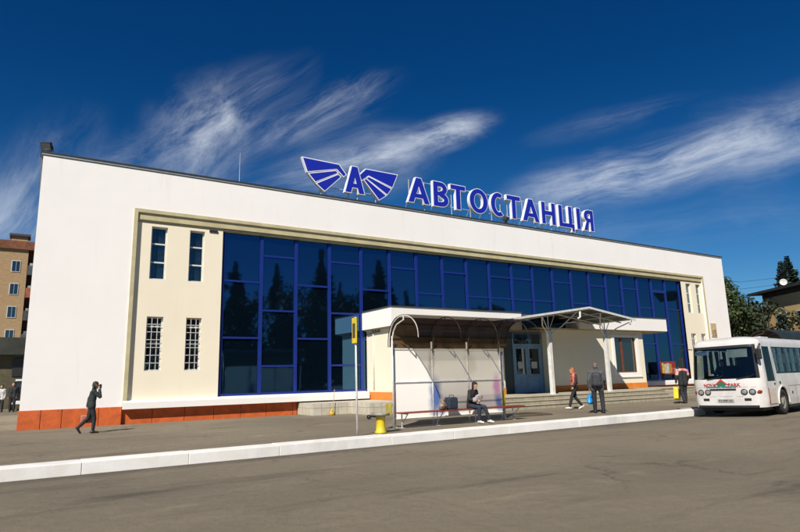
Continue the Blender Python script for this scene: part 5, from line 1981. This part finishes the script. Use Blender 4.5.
def spruce(x, y, h, rad, label, leafm, seed, group='spruces across the square', narrow=1.0):
    rng = random.Random(seed)
    t = thing('spruce_tree', (x, y, 0), label, 'tree', group)
    tr = MB().tube([(x, y, -.3), (x, y, h * .97)], .05 + h * .014, 7, .02)
    lm = MB()
    zz = h * .08
    while zz < h * .985:
        f = 1 - zz / h
        rr = rad * (f ** .9) * rng.uniform(.72, 1.15) + .03
        nb = max(5, int(7 + rr * 4.5))
        a0 = rng.uniform(0, 6.28)
        for k in range(nb):
            a = a0 + 6.283 * k / nb + rng.uniform(-.25, .25)
            L_ = rr * rng.uniform(.6, 1.15)
            dx, dy = math.cos(a), math.sin(a)
            px, py = -dy, dx
            steps = max(1, int(L_ / .36))
            sc_ = min(1.0, .35 + L_ * .8)
            for s in range(steps):
                t0 = (s + .4) / steps
                c = Vector((x + dx * L_ * t0, y + dy * L_ * t0, zz - L_ * .34 * t0 + L_ * .16 * t0 * t0 + rng.uniform(-.05, .05)))
                w_ = (.24 + .34 * (1 - t0)) * sc_
                ln = .5 * sc_
                for q_ in range(3):
                    sgn = (-1, 1, rng.uniform(-.5, .5))[q_]
                    e = Vector((px, py, 0)) * sgn
                    dr = Vector((0, 0, -.22 * sc_ * rng.uniform(.6, 1.8)))
                    lm.add([c, c + Vector((dx, dy, -.1)) * ln, c + e * w_ + Vector((dx, dy, 0)) * ln * .6 + dr, c + e * w_ * .5 + dr * .7], [(0, 1, 2, 3)])
        zz += .16 + .16 * f
    tr.build('trunk', BARK, t)
    lm.build('crown', leafm, t)
    return t


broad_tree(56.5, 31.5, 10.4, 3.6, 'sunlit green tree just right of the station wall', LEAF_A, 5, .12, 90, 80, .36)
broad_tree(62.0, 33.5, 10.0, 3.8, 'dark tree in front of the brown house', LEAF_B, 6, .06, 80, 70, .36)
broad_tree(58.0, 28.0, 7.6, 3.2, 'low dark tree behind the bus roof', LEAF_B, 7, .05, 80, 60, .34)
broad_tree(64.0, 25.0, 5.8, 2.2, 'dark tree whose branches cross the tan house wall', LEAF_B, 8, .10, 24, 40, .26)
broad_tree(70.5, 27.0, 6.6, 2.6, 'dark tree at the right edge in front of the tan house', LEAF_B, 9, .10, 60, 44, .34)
spruce(76.5, 34.5, 14.6, 3.4, 'blue green conifer rising above the brown house roof', BLUENEEDLE, 21, 'conifers behind the house')
spruce(80.5, 35.5, 15.8, 4.0, 'taller dark conifer at the right edge behind the roof', NEEDLE, 22, 'conifers behind the house')

# trees across the square: seen as reflections in the glazing
ORD = ['first', 'second', 'third', 'fourth', 'fifth', 'sixth', 'seventh', 'eighth', 'ninth', 'tenth']
for k, (x, y, h, r) in enumerate([(17.5, -31, 15.0, 3.6), (23.4, -30, 18.0, 4.2), (30.3, -30, 18.6, 3.8), (36.4, -30, 21.5, 3.8), (41.0, -34, 16.5, 4.0), (46.2, -30, 20.8, 4.8), (52.5, -33, 16.0, 3.8)]):
    spruce(x, y, h, r, 'dark spruce mirrored in the station glass, %s from the left of its row' % ORD[k], NEEDLE, 30 + k)
for k, (x, y, h, r) in enumerate([(13.0, -27, 10.5, 5.0), (19.5, -26, 14.5, 4.8), (25, -27, 12.5, 5), (31.5, -26, 14, 5), (37.5, -27, 12.5, 5), (43, -27, 14.5, 5), (50, -28, 12, 5.5), (58, -28, 12, 5.5), (67, -29, 13, 6)]):
    broad_tree(x, y, h, r, 'dense leafy tree mirrored in the station glass, %s from the left of its row' % ORD[k], LEAF_B, 60 + k, .03, 60, 70, .6, 'broadleaf trees across the square')

# ------------------------------------------------------------------ right background house
TAN = plaster('tan_house_plaster', (0.60, 0.42, 0.19), (0.2, 0.15, 0.07), .4)
BRW = mat('brown_timber', (0.05, 0.035, 0.025), .8, .2, 3)
ROOFD = mat('dark_roofing', (0.035, 0.033, 0.032), .7, .2, 4)
dirx = Vector((.52, .854, 0))       # along the facade, away from the camera
nrm = Vector((-.854, .52, 0))       # out of the facade, to the left
hc = Vector((63.5, 30.8, 0))
hs_ = thing('tan_house', tuple(hc), 'tan two storey house with dark overhanging roof behind the bus', 'house')
Mh = Matrix(((dirx.x, nrm.x, 0, hc.x), (dirx.y, nrm.y, 0, hc.y), (0, 0, 1, 0), (0, 0, 0, 1)))
MB().box(-18, 0, -8, 0, 0, 8.5, Mh).build('wall', TAN, hs_)
MB().box(-18.02, .02, -8.0, .02, 8.5, 9.0, Mh).build('upper_boarding', BRW, hs_)
b = MB()
b.add([Mh @ Vector(p) for p in [(-20, -9.4, 9.3), (1.6, -9.4, 9.3), (1.6, .6, 9.0), (-20, .6, 9.0), (-20, -9.4, 9.5), (1.6, -9.4, 9.5), (1.6, .6, 9.25), (-20, .6, 9.25)]],
      [(3, 2, 1, 0), (4, 5, 6, 7), (0, 1, 5, 4), (1, 2, 6, 5), (2, 3, 7, 6), (3, 0, 4, 7)])
b.build('roof', ROOFD, hs_)
for u in (-2.6, -5.6, -8.6, -11.6):
    for z in (2.0, 5.2):
        f_ = MB().box(u - .8, u + .8, .005, .06, z, z + 1.6, Mh).build('window', FRAMEW, hs_)
        MB().box(u - .7, u - .04, .062, .068, z + .1, z + 1.5, Mh).box(u + .04, u + .7, .062, .068, z + .1, z + 1.5, Mh).build('pane', WGLASS, f_)
b = MB().box(.3, 5.0, -6, 1.0, 0, 7.4, Mh)
b.build('side_wing', BRW, hs_)
MB().box(.1, 5.3, -6.3, 1.4, 7.4, 7.7, Mh).build('wing_roof', ROOFD, hs_)
dsh = thing('satellite_dish', (72.0, 33.0, 9.3), 'round white satellite dish on the brown house roof', 'satellite dish')
dd = Vector((-.85, -.5, .15)).normalized()
Q = dd.to_track_quat('Z', 'Y').to_matrix().to_4x4()
Md = Matrix.Translation((65.0, 29.3, 10.15)) @ Q @ Matrix.Scale(.62, 4)
dsh.location = (65.0, 29.3, 9.4)
prof = [(.02, -.16), (.3, -.12), (.48, -.03), (.55, .03), (.53, .04), (.46, -.01), (.28, -.09), (.01, -.12)]
MB().lathe((0, 0, 0), prof, 24, Md).build('dish', FRAMEW, dsh)
MB().tube([(65.0, 29.3, 9.3), (65.05, 29.3, 10.2)], .04, 6).build('mast', STEEL, dsh)
# overhead wires
b = MB()
b.tube([(45.4, 30, 9.4), (58, 30, 9.1), (78, 30, 11.6)], .02, 4)
tag(b.build('overhead_wire', BLACK), 'lowest thin black wire crossing the sky right of the station', 'wire')
b = MB()
b.tube([(45.4, 30, 9.8), (58, 30, 9.8), (78, 30, 12.3)], .02, 4)
tag(b.build('overhead_wire', BLACK), 'highest thin black wire crossing the sky right of the station', 'wire')

# ------------------------------------------------------------------ left background: block of flats, garage, minibus
BRK = masonry('tan_brick', (0.42, 0.27, 0.13), (0.36, 0.22, 0.10), (0.35, 0.28, 0.18), .5, .16, .02)
ap = thing('apartment_block', (-12, 90, 0), 'tan brick block of flats with stacked balconies at the far left', 'apartment block')
MB().box(-32, -1.35, 90, 102, 0, 19.2).build('wall', BRK, ap)
MB().box(-1.35, 6, 91.5, 102, 0, 19.2).build('recess_wall', mat('red_brick_recess', (0.16, 0.06, 0.035), .85, .15, 3), ap)
MB().box(-32.3, 6.3, 89.7, 102.3, 19.2, 20.3).build('roof', mat('rust_parapet', (0.20, 0.07, 0.03), .8, .2, 2), ap)
MB().box(-3.4, -1.6, 92, 94, 20.3, 21.4).build('chimney', BRK, ap)
MB().box(-3.7, -1.3, 91.7, 94.3, 21.4, 21.7).build('chimney_cap', DARKM, ap)
for k in range(6):
    z = 1.2 + 3.0 * k
    for u in (-2.6, -5.4, -8.6, -11.8, -15, -18.2, -21.4):
        f_ = MB().box(u - .5, u + .5, 89.93, 89.99, z, z + 1.5).build('window', FRAMEW, ap)
        MB().box(u - .42, u - .02, 89.91, 89.925, z + .08, z + 1.42).box(u + .03, u + .42, 89.91, 89.925, z + .08, z + 1.42).build('pane', WGLASS, f_)
    if k:
        bb_ = MB().box(-1.3, 2.5, 89.9, 91.5, z - .3, z - .12).box(-1.3, 2.5, 89.9, 89.98, z - .12, z + .95).build('balcony', mat('balcony_sheet_%d' % (k % 3), [(0.05, 0.06, 0.06), (0.34, 0.10, 0.05), (0.07, 0.09, 0.10)][k % 3], .8, .2, 3), ap)
        cl_ = MB()
        for i in range(5):
            cl_.box(-1.1 + .6 * i, -.75 + .6 * i, 90.1, 90.12, z + .9, z + 1.3 + .2 * (i % 2))
        cl_.build('laundry', mat('laundry_cloth', (0.4, 0.38, 0.36), .9, .4, 2), bb_)
gb = thing('garage_building', (-6, 52, 0), 'low dark brown building behind the parked minibus at the far left', 'building')
MB().box(-20, 6, 50, 58, 0, 3.75).build('wall', mat('brown_garage_wall', (0.10, 0.085, 0.045), .85, .2, 1), gb)
b = MB()
b.prism([(49.3, 3.7), (58.6, 3.7), (58.6, 5.1), (49.3, 4.9)], 'x', -20.4, 6.4)
b.build('roof', mat('corrugated_dark_roof', (0.035, 0.04, 0.03), .7, .3, 1), gb)
MB().box(-1.05, .6, 49.93, 49.99, 2.2, 3.5).build('window', BLACK, gb)
# dark minibus
mv = thing('dark_minibus', (-.3, 46, 0), 'dark minibus with a white roof parked at the far left', 'minibus')
b = MB()
sec = [(-.95, .35), (.95, .35), (.97, 1.05), (.86, 1.75), (.78, 1.82), (-.78, 1.82), (-.86, 1.75), (-.97, 1.05)]
b.prism([(x_ + .1, z_) for x_, z_ in sec], 'y', 45.3, 49.2)
b.build('body', mat('dark_van_paint', (0.02, 0.024, 0.026), .35), mv)
MB().bbox(-.72, .92, 45.4, 49.0, 1.822, 1.95, .05).build('roof', LWHITE, mv)
MB().box(-.62, .82, 45.27, 45.296, 1.1, 1.7).build('windscreen', WGLASS, mv)
for sx_ in (-.72, .92):
    MB().box(sx_ - .12, sx_ + .12, 45.26, 45.297, .7, .86).build('headlight', LENS, mv)
for sx_ in (-.78, .98):
    for yy in (46.1, 48.4):
        Mw = Matrix.Translation((sx_, yy, .33)) @ Matrix.Rotation(R(90), 4, 'Y')
        MB().lathe((0, 0, 0), [(.2, -.11), (.33, -.1), (.33, .1), (.2, .11)], 18, Mw).build('wheel', RUBBER, mv)
MB().bbox(-.9, 1.1, 45.2, 45.3, .38, .6, .03).build('bumper', LWHITE, mv)
